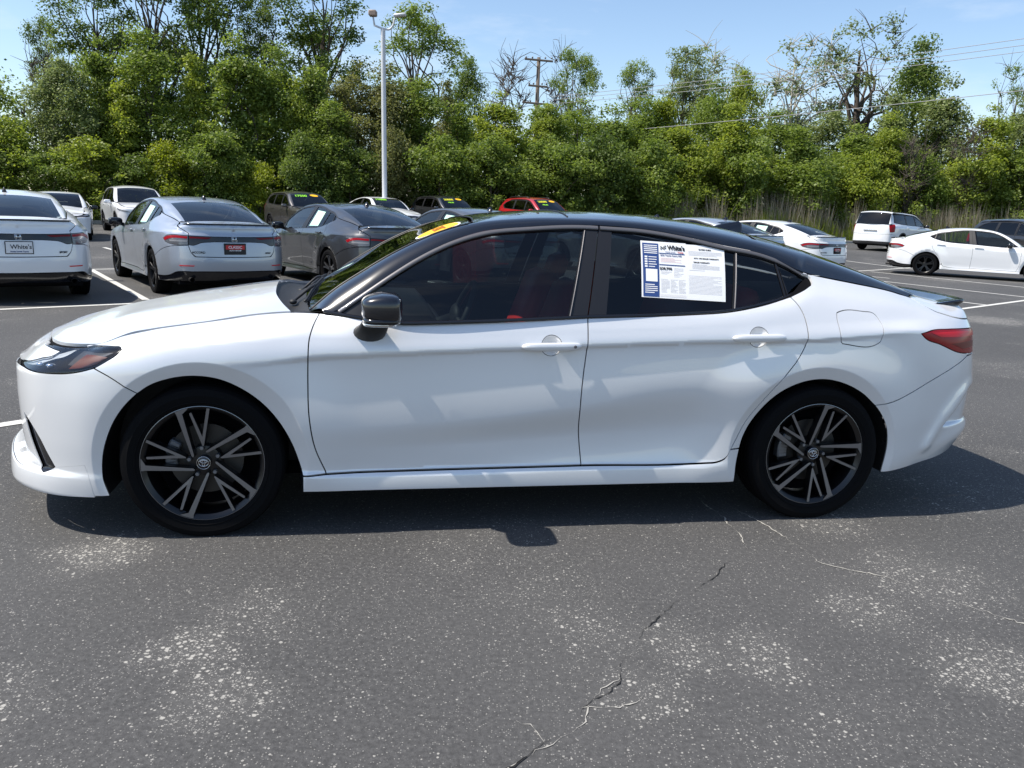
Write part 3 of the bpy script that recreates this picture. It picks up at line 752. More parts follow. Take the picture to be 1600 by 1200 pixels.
skirt = [(.411,.268,1),(.51,.275,1),(1.659,.288),(2.271,.296),(2.305,.299),(2.351,.317),(2.376,.362,1),(2.430,.362,1),(2.419,.289),(2.413,.200,1),(1.5,.199),(.411,.197,1)]
rbump = [(3.728,.794,1),(3.84,.794),(3.97,.797),(R0,.79,1),(R0,.33,1),(3.95,.322),(3.83,.305),(3.77,.292,1),(3.5,.262),(3.196,.229,1)] + RO[10:13][::-1] + [(3.108,.573,1)] + RB[1:-1][::-1]
lid = [(3.50,1.074,1),(3.503,1.045),(3.533,1.02),(3.60,1.002),(3.727,.980),(3.87,.970,1),(3.99,.92,1),(3.975,.80,1),(R0,.795,1),(R0,1.035,1),(3.95,1.031),(3.72,1.042)]
W_, BK = M['white'], M['black_paint']
CREASES = []
for sc, zc, ro, band, *_r in HARCH:       # mesh edges follow the flare and the swage lines
    for dr in (-.004, .0, .004): CREASES.append([(sc + (ro+band+dr)*math.cos(t), zc + (ro+band+dr)*math.sin(t)) for t in np.linspace(-.35, math.pi+.35, 150)])
for k in (5, 6, 7):
    q = np.linspace(.25, 2.65, 260); CREASES.append(np.stack([q, interp(HL[k], q, 1)], 1))
q = np.linspace(3.42, 4.2, 70)
for dz in (.0, -.015, -.03): CREASES.append(np.stack([q, interp([(3.36,.20),(3.445,.298),(3.548,.442),(3.66,.545),(3.80,.636),(4.6,.66)], q) + dz], 1))
q = np.linspace(3.55, 4.5, 80); CREASES += [np.stack([q, 0*q+.435], 1), np.stack([q, 0*q+.455], 1)]
def soft(o):
    o.cycles.shadow_terminator_geometry_offset = .25; o.cycles.shadow_terminator_offset = .05; return o
def both(name, fn, poly, m, cuts=(), res=.013, gap=.0026, parent=hero, flange=.014, sub=None):
    p = patch(fn, poly, cuts, res, gap, flange, creases=CREASES); out = []
    for right in (False, True): out.append(soft(side_obj(name, p, m, parent, right)))
    return out
def whole(name, fn, poly, m, cuts=(), res=.013, gap=.0026, parent=hero, flange=.014):
    """a piece that crosses the middle of the car: both halves in one mesh"""
    P, F, N = patch(fn, poly, cuts, res, gap, flange, creases=CREASES); P[:, 1] = np.where(P[:, 1] < .008, 0, P[:, 1])
    n = len(P); P2 = P*[1, -1, 1]; N2 = N*[1, -1, 1]
    return soft(mobj(name, np.vstack([P, P2]), F + [tuple(i+n for i in f[::-1]) for f in F], m, parent, normals=np.vstack([N, N2])))
fb = whole('front_bumper', on(), bumper, W_, [VENT, GRILLE], flange=.004)
whole('front_lip', on(.0005), lip, W_, gap=-.002, parent=fb)
whole('hood_nose', on(), nose, W_)
g = whole('grille', on(-.03), [(F0,.62,1),(-1.35,.61),(-1.17,.54),(-1.09,.42),(-1.09,.32,1),(F0,.32,1)], M['dark'], gap=0, parent=fb)
for z in np.linspace(.36, .57, 6):
    t = MB(); ss = np.linspace(F0, -1.16, 20); q = sh.pt(np.stack([ss, 0*ss+z], 1), -.012)
    t.tube(np.vstack([q[::-1]*[1, -1, 1], q[1:]]), .008, 6); t.build('grille_bar', M['gloss_black'], fb)
both('bumper_vent', on(-.012), VENT, M['gloss_black'], gap=-.006, parent=fb, flange=0)
for k in range(5):
    z0 = .31 + .034*k; t = MB(); a0 = np.interp(z0, [.29, .35, .424, .494], [-.69, -.705, -.77, -.847])
    q = sh.pt([[a0, z0], [a0+.05-.008*k, z0-.012]], -.02); t.tube(q*[1, -1, 1], .006, 5); t.build('vent_fin', M['gloss_black'], fb)
fenders = both('front_fender', on(), fender, W_)
cups = [cupf(h) for h in HANDLES]
fdoors = both('front_door', on(), front_door, W_, [cups[0]])
rdoors = both('rear_door', on(), rear_door, W_, [cups[1]])
quarters = both('quarter_panel', on(), quarter, W_, [TAIL, FUEL])
for q_, qp in zip(both('fuel_door', on(), FUEL, W_, gap=.0015), quarters): q_.parent = qp
both('side_skirt', on(), skirt, W_)
rbo = whole('rear_bumper', on(), rbump, W_)
trunk = whole('trunk_lid', on(), lid, W_)
# ---- door handles with their finger bowls
for doors, h, cup in ((fdoors, HANDLES[0], cups[0]), (rdoors, HANDLES[1], cups[1])):
    def bowl(uv, h=h):
        r = np.hypot((uv[:, 0]-h[0])/.047, (uv[:, 1]-h[1]-.002)/.047); return sh.pt(uv, -.020*np.clip(1-r*r, 0, 1))
    bp = patch(bowl, cup, (), .008, 0, 0)
    ss = np.linspace(-1, 1, 25); L = h[2]
    up = np.array([0, 0, 1.])
    V = []; F = []
    c3 = sh.pt(np.stack([h[0]+ss*L, h[1]+ss*.003], 1)); base = sh.pt([[h[0], h[1]]])[0]
    for i, t in enumerate(ss):
        wd = .0155*(1-abs(t)**5)**.5 + .0035; pr = .030*(1-abs(t)**4)**.6 + .004
        for k in range(12):
            a = 2*math.pi*k/12
            V.append(c3[i] + [0, -.004 + pr*.55 + .011*math.cos(a), 0] + up*wd*math.sin(a))
    F = [(i*12+k, (i+1)*12+k, (i+1)*12+(k+1) % 12, i*12+(k+1) % 12) for i in range(24) for k in range(12)] + [tuple(range(12)), tuple(24*12+k for k in range(12))[::-1]]
    for right, d in zip((False, True), doors):
        side_obj('handle_bowl', bp, W_, d, right)
        v = np.array(V) if right else np.array(V)*[1, -1, 1]
        mobj('door_handle', v, F if right else [f[::-1] for f in F], W_, d)
        if not right and h is HANDLES[0]:
            kb = MB(); p = c3[21]*[1, -1, 1]; kb.lathe_y([(0, -.0305), (.0062, -.0305), (.007, -.029), (.007, -.01)], 16, c=(p[0], p[1]+.003, p[2])); kb.build('key_cover', M['moulding'], d, auto=40)
# ---- lamps
for right in (False, True):
    hl = side_obj('headlight', patch(on(.0005), HEAD, (), .014, .002, .004), M['lens'], hero, right)
    def deep(d0): return lambda uv: sh.pt(uv, d0)
    side_obj('lamp_housing', patch(on(-.030), HEAD, (), .02, -.004, 0), M['gloss_black'], hl, right)
    side_obj('lamp_bezel', patch(on(-.006), HEAD, [inset(loop2d(HEAD, .012), .007)], .02, .001, 0), M['gloss_black'], hl, right)
    side_obj('turn_reflector', patch(on(-.014), [(-.535,.722,1),(-.47,.732),(-.415,.748),(-.365,.778,1),(-.43,.781),(-.482,.778,1)], (), .015, 0, .008), M['amber'], hl, right)
    side_obj('light_guide', patch(on(-.010), [(-.93,.704,1),(-.83,.716),(-.70,.750),(-.56,.790,1),(-.575,.774),(-.66,.745),(-.78,.712),(-.90,.699,1)], (), .012, 0, .008), M['drl'], hl, right)
    side_obj('lamp_blade', patch(on(-.016), [(-.52,.785,1),(-.40,.790),(-.345,.795,1),(-.40,.770),(-.49,.752),(-.515,.735,1),(-.55,.735,1)], (), .012, 0, .006), M['smoke'], hl, right)
    for (a, z) in ((-.74, .716), (-.65, .722)):
        b = MB(); p = sh.pt([[a, z]], -.02)[0]; b.ellipsoid((p[0], p[1]*(1 if right else -1), p[2]), (.022, .014, .011), nu=16, nv=10); b.build('projector', M['chrome'], hl)
    tl = side_obj('taillight', patch(on(.002), TAIL, (), .014, .002, .01), M['red_lens'], hero, right)
    side_obj('light_band', patch(on(.0035), [(3.40,.925,1),(3.6,.924),(3.82,.914),(3.97,.904,1),(3.97,.885,1),(3.82,.892),(3.62,.896),(3.47,.902,1)], (), .014, 0, .002), M['red_bright'], tl, right)
    side_obj('lower_band', patch(on(.0035), [(3.55,.866,1),(3.7,.868),(3.90,.862,1),(3.89,.832,1),(3.78,.836),(3.66,.836,1)], (), .014, 0, .002), M['red_dark'], tl, right)
# ---- near-black sheet put in as the shade of the panel gaps, wheel houses, floor
def top_z(s): return interp(HL[-1], s, 1)
ss = np.linspace(F0, R0, 260); tt = np.linspace(0, 1, 26)
arcs = [(0.0, .33, .43), (2.81, .32, .43)]
V = []; F = []
for s in ss:
    zt = float(top_z(s)) - .012; zb = float(np.interp(s, [-.45, -.3, 3.15, 3.3, 3.7], [.25, .22, .22, .27, .36]))
    for t in tt: V.append((s, zb + (zt-zb)*t))
V2 = np.array(V); P3 = sh.pt(V2, -.022 - .03*smooth01((V2[:, 0]-3.3)/.2)); nv = len(tt)
for i in range(len(ss)-1):
    for j in range(nv-1):
        q = [i*nv+j, (i+1)*nv+j, (i+1)*nv+j+1, i*nv+j+1]; c2 = V2[q].mean(0)
        if any((c2[0]-a)**2 + (c2[1]-b)**2 < (r-.02)**2 or (abs(c2[0]-a) < r-.03 and c2[1] < b) for a, b, r in arcs): continue
        F.append(q)
n = len(P3)
mobj('inner_structure', np.vstack([P3, P3*[1, -1, 1]]), F + [tuple(i+n for i in f[::-1]) for f in F], M['dark'], hero)
for (a, b, r), run in zip(((0.0, .33, .40), (2.81, .32, .40)), (FO + FO2[1:] + [(.407,.198)], RO)):
    rr = crom(run, 6); e = sh.pt(rr, -.004)
    ins = e.copy(); ins[:, 1] = .60
    mid = e.copy(); mid[:, 1] = e[:, 1] - .03; c0 = np.array([a, 0, b])
    mid[:, [0, 2]] = a*np.array([1, 0]) + b*np.array([0, 1]) + (mid[:, [0, 2]] - [a, b])*1.035
    ins[:, [0, 2]] = [a, b] + (ins[:, [0, 2]] - [a, b])*1.035
    V = np.vstack([e, mid, ins]); k = len(e)
    F = [(i, i+1, k+i+1, k+i) for i in range(k-1)] + [(k+i, k+i+1, 2*k+i+1, 2*k+i) for i in range(k-1)] + [tuple(2*k+i for i in range(k))]
    for sg in (1, -1): mobj('wheel_arch_liner', V*[1, sg, 1], F, M['plastic'], hero, smooth=False)
fl = MB(); fl.box((1.30, 0, .22), (3.9, 1.3, .05), .01); fl.box((1.41, 0, .235), (1.96, 1.70, .03), .01); fl.box((3.30, 0, .48), (1.0, 1.30, .04), 0); fl.build('floor_pan', M['dark'], hero, smooth=False)  # rear box added, middle box enlarged, to block sun leaking through the body

# ---- glass house: table of [low x, low z (flank)], [edge of the upper skin], [centre line]
PAIRS = [((.50,.966),(.435,.685,.962),(.385,.985)), ((.561,.984),(.53,.672,1.045),(.52,1.058)), ((.707,1.086),(.675,.650,1.143),(.665,1.138)), ((.781,1.136),(.760,.638,1.196),(.765,1.193)),
         ((.913,1.217),(.885,.617,1.263),(.90,1.262)), ((1.060,1.287),(1.03,.597,1.326),(1.06,1.335)), ((1.209,1.333),(1.18,.580,1.368),(1.22,1.385)), ((1.411,1.359),(1.40,.566,1.395),(1.42,1.420)),
         ((1.690,1.376),(1.69,.556,1.406),(1.70,1.437)), ((1.964,1.367),(1.97,.549,1.402),(1.98,1.436)), ((2.157,1.343),(2.18,.545,1.386),(2.2,1.424)), ((2.355,1.306),(2.40,.541,1.361),(2.43,1.400)),
         ((2.574,1.270),(2.62,.540,1.325),(2.66,1.363)), ((2.765,1.194),(2.84,.541,1.276),(2.90,1.312)), ((2.909,1.168),(3.03,.544,1.226),(3.10,1.258)), ((3.108,1.140),(3.20,.548,1.176),(3.28,1.203)),
         ((3.33,1.107),(3.36,.553,1.126),(3.43,1.152)), ((3.49,1.074),(3.49,.560,1.084),(3.56,1.104))]
def lowpt(x, z):
    if x < 2.7: return hero_flank([[x, z]])[0]
    w = smooth01((x-2.7)/.12); a = hero_flank([[x, z]])[0]; b = sh.pt([[x, z]])[0]; return a*(1-w) + b*w
rows = np.array([[*lowpt(*a), *b, c[0], 0, c[1] + (.010 if c[0] < 1.1 else .004 if c[0] < 1.3 else 0)] for a, b, c in PAIRS])
RN = 8; D_ = crom(rows, RN); LOW, HI, CT = D_[:, :3], D_[:, 3:6], D_[:, 6:]
def upper(i, v):
    """skin from the centre line (v=0) to its edge (v=1)"""
    return np.stack([CT[i, 0] + (HI[i, 0]-CT[i, 0])*v**2, HI[i, 1]*v, CT[i, 2] + (HI[i, 2]-CT[i, 2])*v**2.9], -1)
def skin(i0, i1, nv=22):
    v = np.linspace(0, 1, nv); return np.array([upper(i, v) for i in range(i0, i1+1)])
iW, iR, iB, nD = 6*RN-2, 12*RN-2, 16*RN+4, len(D_)-1
grid_obj('windshield', full_grid(skin(0, iW)), M['glass_ws'], hero)
roof = grid_obj('roof', full_grid(skin(iW+1, iR)), BK, hero)
grid_obj('rear_window', full_grid(skin(iR+1, nD)), M['glass_dark'], hero)
# seams of the glass roof panel
for i in (iW+1, 7*RN+6):
    t = MB(); q = upper(i, np.linspace(.0, .96, 20)) + [0, 0, .0012]; t.tube(np.vstack([q[::-1]*[1, -1, 1], q[1:]]), .0035, 6); t.build('roof_seam', M['trim'], roof)
# rounded pillar and roof rail strip
tc = np.gradient(LOW, axis=0); tc /= np.linalg.norm(tc, axis=1)[:, None]
th = np.gradient(HI, axis=0); th /= np.linalg.norm(th, axis=1)[:, None]
A = []
for i in range(len(D_)):
    d = HI[i]-LOW[i]; L = np.linalg.norm(d)
    z = LOW[i, 2]; t0 = np.array([0, -.46-.64*(z-.96), 1.]) if LOW[i, 0] < 2.75 else np.array([0, -.9, .8]); t0 -= tc[i]*(t0 @ tc[i]); t0 /= np.linalg.norm(t0)
    v = upper(i, np.array([.97, 1.0])); t1 = v[0]-v[1]; t1 -= th[i]*(t1 @ th[i]); t1 /= np.linalg.norm(t1)
    row = []
    for t in np.linspace(0, 1, 13):
        row.append((2*t**3-3*t**2+1)*LOW[i] + (t**3-2*t**2+t)*t0*L*1.05 + (3*t**2-2*t**3)*HI[i] + (t**3-t**2)*t1*L*1.05)
    A.append(row)
A = np.array(A)
for sg in (-1, 1): grid_obj('roof_pillar_rail', A*[1, sg, 1], BK, hero, flip=sg < 0)
# black glass borders
def edge_tube(name, P, r, m, parent, mirror=True):
    for sg in ((-1, 1) if mirror else (1,)):
        t = MB(); t.tube(np.asarray(P)*[1, sg, 1], r, 6); t.build(name, m, parent)
edge_tube('windshield_seal', HI[:iW+1] + [0, -.004, .001], .005, M['trim'], hero)
# ---- hood, cowl, deck
es = np.concatenate([np.linspace(.36, -.5, 44), np.linspace(-.52, -.93, 18)]); E = sh.pt(np.stack([es, top_z(es)], 1)) ; E[:, 2] += .001
fs = np.linspace(-.93, F0, 30); Fr = sh.pt(np.stack([fs, top_z(fs)], 1)); Fr[:, 2] += .001
cl = crom([(.235,0,1.022),(.15,0,1.010),(0,0,.985),(-.2,0,.955),(-.4,0,.915),(-.6,0,.862),(-.75,0,.812),(Fr[-1,0],0,Fr[-1,2])], 12)
rr = crom([(.235,0,1.022),(.245,.2,1.014),(.262,.38,.998),(.300,.53,.978),(E[0,0],E[0,1],E[0,2])], 10)
nu, nv_ = 60, 36
hood_g = coons(resample(cl, nu), resample(E, nu), resample(rr, nv_), resample(Fr[::-1], nv_))
u_ = np.linspace(0, 1, nu)[:, None]; v_ = np.linspace(0, 1, nv_)[None]
hood_g[..., 2] += .009*np.exp(-((v_-.60)/.20)**2)*np.sin(np.pi*u_)**.8*1.0      # raised side ridges
hood = grid_obj('hood', full_grid(hood_g), W_, hero, flip=True)
ed = np.vstack([hood_g[:, -1], hood_g[-1, ::-1]])
V = np.vstack([ed, ed - [0, .004, .02]]); k = len(ed); F = [(i, i+1, k+i+1, k+i) for i in range(k-1)]
for sg in (1, -1): mobj('hood_edge', V*[1, sg, 1], F, W_, hood)
# cowl: sunk black tray between hood and windshield
wb = upper(0, np.linspace(0, 1, nv_)) - [0, 0, .006]; re = hood_g[0] - [0, 0, .014]
cg = np.array([re + (wb-re)*t + np.array([0, 0, -.022*math.sin(math.pi*t)]) for t in np.linspace(0, 1, 10)])
cowl = grid_obj('cowl_panel', full_grid(cg), M['plastic'], hero, flip=False)
lipv = np.stack([hood_g[0], re], 0); grid_obj('hood_rear_edge', full_grid(lipv), W_, hood)
cw = np.array([[.36+.0*t, .655, .962] for t in (0, 1)])
for sg in (-1, 1):
    sidec = MB(); sidec.box((.44, sg*.70, .945), (.16, .10, .022), .008); sidec.build('cowl_corner', M['plastic'], cowl)
def on_ws(x_c, y, up=.0):
    """height of the windshield above a plan point"""
    i = np.arange(0, iW+1); v = abs(y)/HI[i, 1]; X = CT[i, 0] + (HI[i, 0]-CT[i, 0])*v**2; Z = CT[i, 2] + (HI[i, 2]-CT[i, 2])*v**2.9
    return float(np.interp(x_c, X, Z)) + up
for y0, y1 in ((-.56, .06), (-.06, .48)):
    t = MB(); ys = np.linspace(y0, y1, 14); P = [(.405 + .10*(abs(y)/.6)**2*0 + .050*(y-y0)/(y1-y0), y) for y in ys]
    P = [(x, y, on_ws(x, y, .010)) for x, y in P]; t.tube(P, .005, 6); t.tube([(p_[0]+.005, p_[1], p_[2]-.006) for p_ in P], .0035, 5)
    arm = [(.345, y0+.10, .975), (.36, y0+.16, .984), (P[5][0]-.012, P[5][1], P[5][2]+.006), (P[7][0], P[7][1], P[7][2]+.006)]; t.tube(crom(arm, 5), .007, 6)
    t.ellipsoid((.345, y0+.10, .972), (.018, .018, .013), nu=12, nv=8)
    t.build('wiper', M['plastic'], hero)
# deck and spoiler
ds = np.linspace(3.49, R0, 40); De = sh.pt(np.stack([ds, top_z(ds)], 1))
bw = upper(nD, np.linspace(0, 1, 24)) - [0, 0, .004]
k = 12
cd = resample([(bw[0, 0], 0, bw[0, 2]), ((bw[0, 0]+De[-1, 0])/2, 0, (bw[0, 2]+De[-1, 2])/2 - .004), (De[-1, 0], 0, De[-1, 2])], 24)
ie = np.argmin(np.abs(ds-3.80)); dedge = resample(np.vstack([bw[-1:], De[:ie+1]]), 24); dback = resample(De[ie:][::-1], 24)
deck = coons(cd, dedge, bw, dback)
grid_obj('deck', full_grid(deck), W_, trunk, flip=False)
sp = De[ie-2:]; rows_ = []
for i, p in enumerate(sp):
    c_, n_ = sh.plan(np.array([ds[ie-2+i]])); n3 = np.array([n_[0, 0], n_[0, 1], 0]); f = smooth01(np.array(i/6.0)).item()
    h = .004 + .030*f
    rows_.append([p - n3*.13 + [0, 0, .004], p - n3*.08 + [0, 0, .010*f+.003], p - n3*.02 + [0, 0, h*.8], p + n3*.022*f + [0, 0, h], p + n3*.024*f + [0, 0, h-.010], p - n3*.004 + [0, 0, -.004]])
sg_ = np.array(rows_); grid_obj('spoiler', np.concatenate([sg_[::-1][:-1][:, :]*[1, 1, 1], sg_[-1:]*1, (sg_*[1, -1, 1])[::-1][1:]], axis=0) if False else np.concatenate([sg_, (sg_*[1, -1, 1])[::-1][1:]], axis=0), M['black_paint'], trunk)
# ---- windows on the flank (x, z)
def fl(off=0.0):
    def f(uv):
        p = hero_flank(uv); p[:, 1] += off; return p
    return f
DT = [(.561,.982),(.707,1.084),(.781,1.134),(.913,1.215),(1.060,1.285),(1.209,1.331),(1.411,1.357),(1.690,1.374),(1.964,1.365),(2.157,1.341),(2.355,1.304),(2.574,1.268),(2.700,1.225),(2.765,1.192)]
DTAIL = [(2.806,1.172),(2.818,1.158),(2.812,1.138),(2.790,1.122)]
DB = [(2.683,1.076),(2.529,1.037),(2.360,1.007),(2.13,.990),(1.915,.980),(1.655,.971),(1.37,.954),(1.096,.941),(.95,.935),(.834,.932),(.74,.939),(.661,.948),(.56,.96),(.50,.968)]
FG = [(.700,1.060,1),(.781,1.114),(.912,1.192),(1.059,1.262),(1.208,1.308),(1.409,1.334),(1.672,1.351,1),(1.566,.973,1),(1.096,.951),(.834,.943),(.70,.955,1)]
RG = [(1.812,1.349,1),(1.961,1.341),(2.153,1.317),(2.418,1.270,1),(2.362,1.011,1),(1.916,.990),(1.745,.984,1)]
RQ = [(2.430,1.267,1),(2.54,1.250),(2.628,1.228,1),(2.651,1.079,1),(2.535,1.048),(2.379,1.015,1)]
FQ = [(2.645,1.220,1),(2.74,1.180),(2.795,1.146,1),(2.74,1.108),(2.677,1.084,1)]
SAIL = [(.60,.990,1),(.690,1.050,1),(.690,.958,1)]
dlo = [(.50,.968,1)] + DT + DTAIL + [(a, b) for a, b in DB[:-1]]
frontdlo = [(.50,.968,1)] + DT[:7] + [(1.690,1.374,1)] if False else [(.50,.968,1)] + DT[:8][:-1] + [(1.748,1.372,1),(1.655,.971,1)] + DB[6:-1]
reardlo = [(1.752,1.372,1),(1.964,1.365),(2.157,1.341),(2.355,1.304),(2.574,1.268),(2.636,1.248,1),(2.664,1.076,1),(2.529,1.037),(2.360,1.007),(2.13,.990),(1.915,.980),(1.659,.971,1)]
quadlo = [(2.640,1.247,1),(2.700,1.225),(2.765,1.192)] + DTAIL[:] + [(2.72,1.088),(2.668,1.076,1)]
for doors, poly, cuts, panes in ((fdoors, frontdlo, [FG], [FG]), (rdoors, reardlo, [RG, RQ], [RG, RQ]), (quarters, quadlo, [FQ], [FQ])):
    fr = patch(fl(-.004), poly, cuts, .02, .001, .012)
    gl_ = [patch(fl(-.010), p, (), .03, -.003, 0) for p in panes]
    for right, d in zip((False, True), doors):
        side_obj('window_frame', fr, M['trim'], d, right)
        for q in gl_: side_obj('window_pane', q, M['glass'] if panes != [FQ] else M['glass_dark'], d, right)
def strip(name, run, w, off, m, parents, fn=hero_flank, up=-1, th=.006):
    """thin moulding along a line on the flank: lies below (up=-1) or above the line"""
    r = resample(crom(run, 8), max(8, int(len(run)*7))); r2 = r.copy(); t = np.gradient(r, axis=0); t /= np.linalg.norm(t, axis=1)[:, None]
    nrm = np.stack([-t[:, 1], t[:, 0]], 1); nrm *= np.sign(nrm[:, 1:2].mean())*up
    a = fn(r); b = fn(r + nrm*w); o = np.array([0, off, 0]); mid = fn(r + nrm*w*.5)
    G_ = np.stack([a + [0, -.004, 0], a + o*.6, mid + o*1.15, b + o*.6, b + [0, -.004, 0]], 1)
    for right, p in zip((False, True), parents):
        sg = 1 if right else -1; grid_obj(name, G_*[1, sg, 1], m, p, flip=(sg > 0) == (up < 0))
strip('upper_moulding', DT[:8] + [(1.745,1.373)], .018, .004, M['moulding'], fdoors)
strip('upper_moulding', [(1.755,1.373)] + DT[8:13] + DT[13:] + DTAIL[:1], .018, .004, M['moulding'], rdoors)
strip('waist_seal', DB[5:], .013, .012, M['gloss_black'], fdoors, up=1)
strip('waist_seal', DTAIL[2:] + DB[:6], .013, .012, M['gloss_black'], rdoors, up=1)
strip('chrome_line', [(.565,.983),(.63,1.026),(.698,1.068)], .005, .004, M['chrome'], fdoors)
strip('chrome_line', [(1.572,.975),(1.624,1.16),(1.678,1.352)], .004, .003, M['moulding'], fdoors)
strip('pane_divider', [(2.371,1.012),(2.398,1.14),(2.424,1.270)], .006, .004, M['moulding'], rdoors)
# ---- mirrors
for right, d in zip((False, True), fdoors):
    sg = 1 if right else -1
    mr = empty('side_mirror', hero)
    b = MB()
    def shp(p):
        x, y, z = p; k = 1 - .30*max(0, -x)*(1); z2 = z*(1 - .28*max(0, -x)) + .10*x*0; return np.array([x, y*(1-.15*max(0, -x)), z2 - .12*y*sg*0])
    b.ellipsoid((.742, sg*1.025, 1.022), (.083, .112, .061), .5, .5, 32, 20, fn=shp)
    b.build('mirror_housing', M['black_paint'], mr)
    b = MB(); b.box((.812, sg*1.025, 1.022), (.006, .17, .09), .002); b.build('mirror_glass', M['chrome'], mr, smooth=False)
    b = MB(); b.ellipsoid((.735, sg*1.03, .963), (.070, .10, .012), .5, .6, 28, 10); b.build('mirror_base_trim', M['chrome'], mr)
    b = MB(); b.ellipsoid((.742, sg*1.028, .975), (.078, .108, .016), .5, .6, 28, 10); b.build('mirror_lower_shell', M['gloss_black'], mr)
    P = crom([(.690, sg*.86, .888), (.70, sg*.905, .905), (.712, sg*.945, .930), (.722, sg*.975, .962)], 6)
    b = MB(); V = []; F = []; n = 18
    for i, p in enumerate(P):
        t = i/(len(P)-1); rx, rz = .070*(1-t)+.055*t, .046*(1-t)+.026*t
        for k in range(n):
            a = 2*math.pi*k/n; V.append((p[0]+rx*math.cos(a), p[1] + rz*.75*math.sin(a)*sg*-1*.0, p[2]+rz*math.sin(a)))
    F = [(i*n+k, i*n+(k+1) % n, (i+1)*n+(k+1) % n, (i+1)*n+k) for i in range(len(P)-1) for k in range(n)] + [tuple((len(P)-1)*n+k for k in range(n))]
    mobj('mirror_foot', V, F, M['plastic'], mr)
# ---- roof fin
b = MB(); V = []; F = []
for i, x in enumerate(np.linspace(0, 1, 12)):
    h = .078*x**.7 if x < .86 else .078*(1-(x-.86)/.14*.14)
    w = .034*(1-.1*x)
    for y, z in ((-w, -.012), (-w*.75, h*.35), (-w*.18, h*.95), (0, h), (w*.18, h*.95), (w*.75, h*.35), (w, -.012)): V.append((2.57+.19*x, y*.8, 1.372 - .03*x + z))
F = [(i*7+k, i*7+k+1, (i+1)*7+k+1, (i+1)*7+k) for i in range(11) for k in range(6)] + [tuple(range(7)), tuple(77+k for k in range(7))[::-1]]
mobj('antenna_fin', V, F, M['black_paint'], hero)
# ---- cabin
def seat(name, x, y, m, parent, rear=False, w=.48):
    s = empty(name, parent)
    b = MB(); b.box((x, y, .44), (.50, w, .15), .05); b.build('seat_cushion', m, s, auto=50)
    b = MB(); R_ = Matrix.Rotation(math.radians(20), 4, 'Y'); b.box((x+.26, y, .78), (.15, w*.98, .66), .05, rot=R_); b.build('seat_back', m, s, auto=50)
    if not rear:
        b = MB(); b.box((x+.43, y, 1.12), (.09, .25, .16), .04, rot=R_); b.tube([(x+.39, y-.06, .98), (x+.42, y-.06, 1.08)], .006, 6); b.tube([(x+.39, y+.06, .98), (x+.42, y+.06, 1.08)], .006, 6); b.build('head_restraint', m, s, auto=50)
    return s
seat('front_seat', 1.36, -.37, M['red_leather'], hero); seat('front_seat', 1.36, .37, M['red_leather'], hero); seat('rear_seat', 2.20, 0, M['red_leather'], hero, True, 1.30)
b = MB(); b.box((.78, 0, .86), (.50, 1.42, .16), .06); b.box((.98, 0, .70), (.25, 1.40, .30), .05); b.box((1.30, 0, .52), (.9, .22, .26), .05); b.build('dashboard', M['dash'], hero, auto=50)
b = MB(); Rw = Matrix.Rotation(math.radians(-66), 4, 'Y')
ring = [Vector((.185*math.cos(t), .185*math.sin(t), 0)) for t in np.linspace(0, 2*math.pi, 41)]
P = [tuple(Rw @ v + Vector((1.13, -.37, .90))) for v in ring]; b.tube(P, .016, 8, cap=False); b.ellipsoid((1.12, -.37, .90), (.035, .09, .07), nu=16, nv=10); b.tube([(1.12, -.55, .90), (1.12, -.19, .90)], .014, 6); b.tube([(1.12, -.37, .9), (.92, -.37, .83)], .03, 8); b.build('steering_wheel', M['dash'], hero)
b = MB(); b.box((3.15, 0, 1.03), (.50, 1.2, .02), .005); b.box((2.55, 0, .60), (.05, 1.5, .8), 0); b.build('parcel_shelf', M['dash'], hero, smooth=False)
b = MB(); G_ = full_grid(skin(iW+3, iR-2)) - [0, 0, .03]; grid_obj('headliner', G_, M['grey_cloth'], hero)
b = MB(); b.box((1.02, 0, 1.275), (.03, .22, .06), .012); b.build('rear_view_mirror', M['dash'], hero, auto=40)
# ---- wheels
w0 = hero_wheel(hero); w0.location = (0, -.790, .328)
w1 = copy_tree(w0, hero); w1.location = (2.825, -.795, .328)
for o in w1.children:
    if o.name.split('.')[0] in ('spoke', 'lug_nut', 'hub_cap', 'emblem'): o.rotation_euler = (0, math.radians(30), 0)
for o in w1.children:
    if o.name.startswith('emblem'): o.rotation_euler = (0, math.radians(12), 0)
for x in (0, 2.825):
    w = copy_tree(w0, hero); w.location = (x, .790, .328); w.rotation_euler = (0, 0, math.pi)
# ---- sales paper in the rear side window (its own thing)
def pane_pt(x, z, off): p = hero_flank([[x, z]])[0]; return np.array([p[0], -(p[1]-.010+off), p[2]])
hm = Matrix.Translation((HERO_X, HERO_Y, 0)) @ Matrix.Rotation(HERO_YAW, 4, 'Z')
PC = [(1.921,1.065), (2.335,1.049), (2.370,1.300), (1.947,1.314)]     # bl br tr tl on the flank
def pp(u, v, off=.004):
    a, b_, c_, d_ = [np.array(q) for q in PC]; q = (1-u)*(1-v)*a + u*(1-v)*b_ + u*v*c_ + (1-u)*v*d_; return pane_pt(q[0], q[1], off)
sheet = empty('window_sheet'); sheet.matrix_world = hm
tag(sheet, 'white printed sales sheet with blue column in the foreground sedan rear side window', 'sign')
def quad(name, u0, v0, u1, v1, m, off, nx=6):
    P = np.array([[pp(u, v, off) for v in np.linspace(v0, v1, 5)] for u in np.linspace(u0, u1, nx)]); return grid_obj(name, P, m, sheet, flip=True)
quad('paper', 0, 0, .535, 1, M['paper'], .004); quad('paper', .527, 0, 1, .985, M['paper'], .0048)
quad('blue_column', .018, .02, .205, .965, M['sign_navy'], .0056)
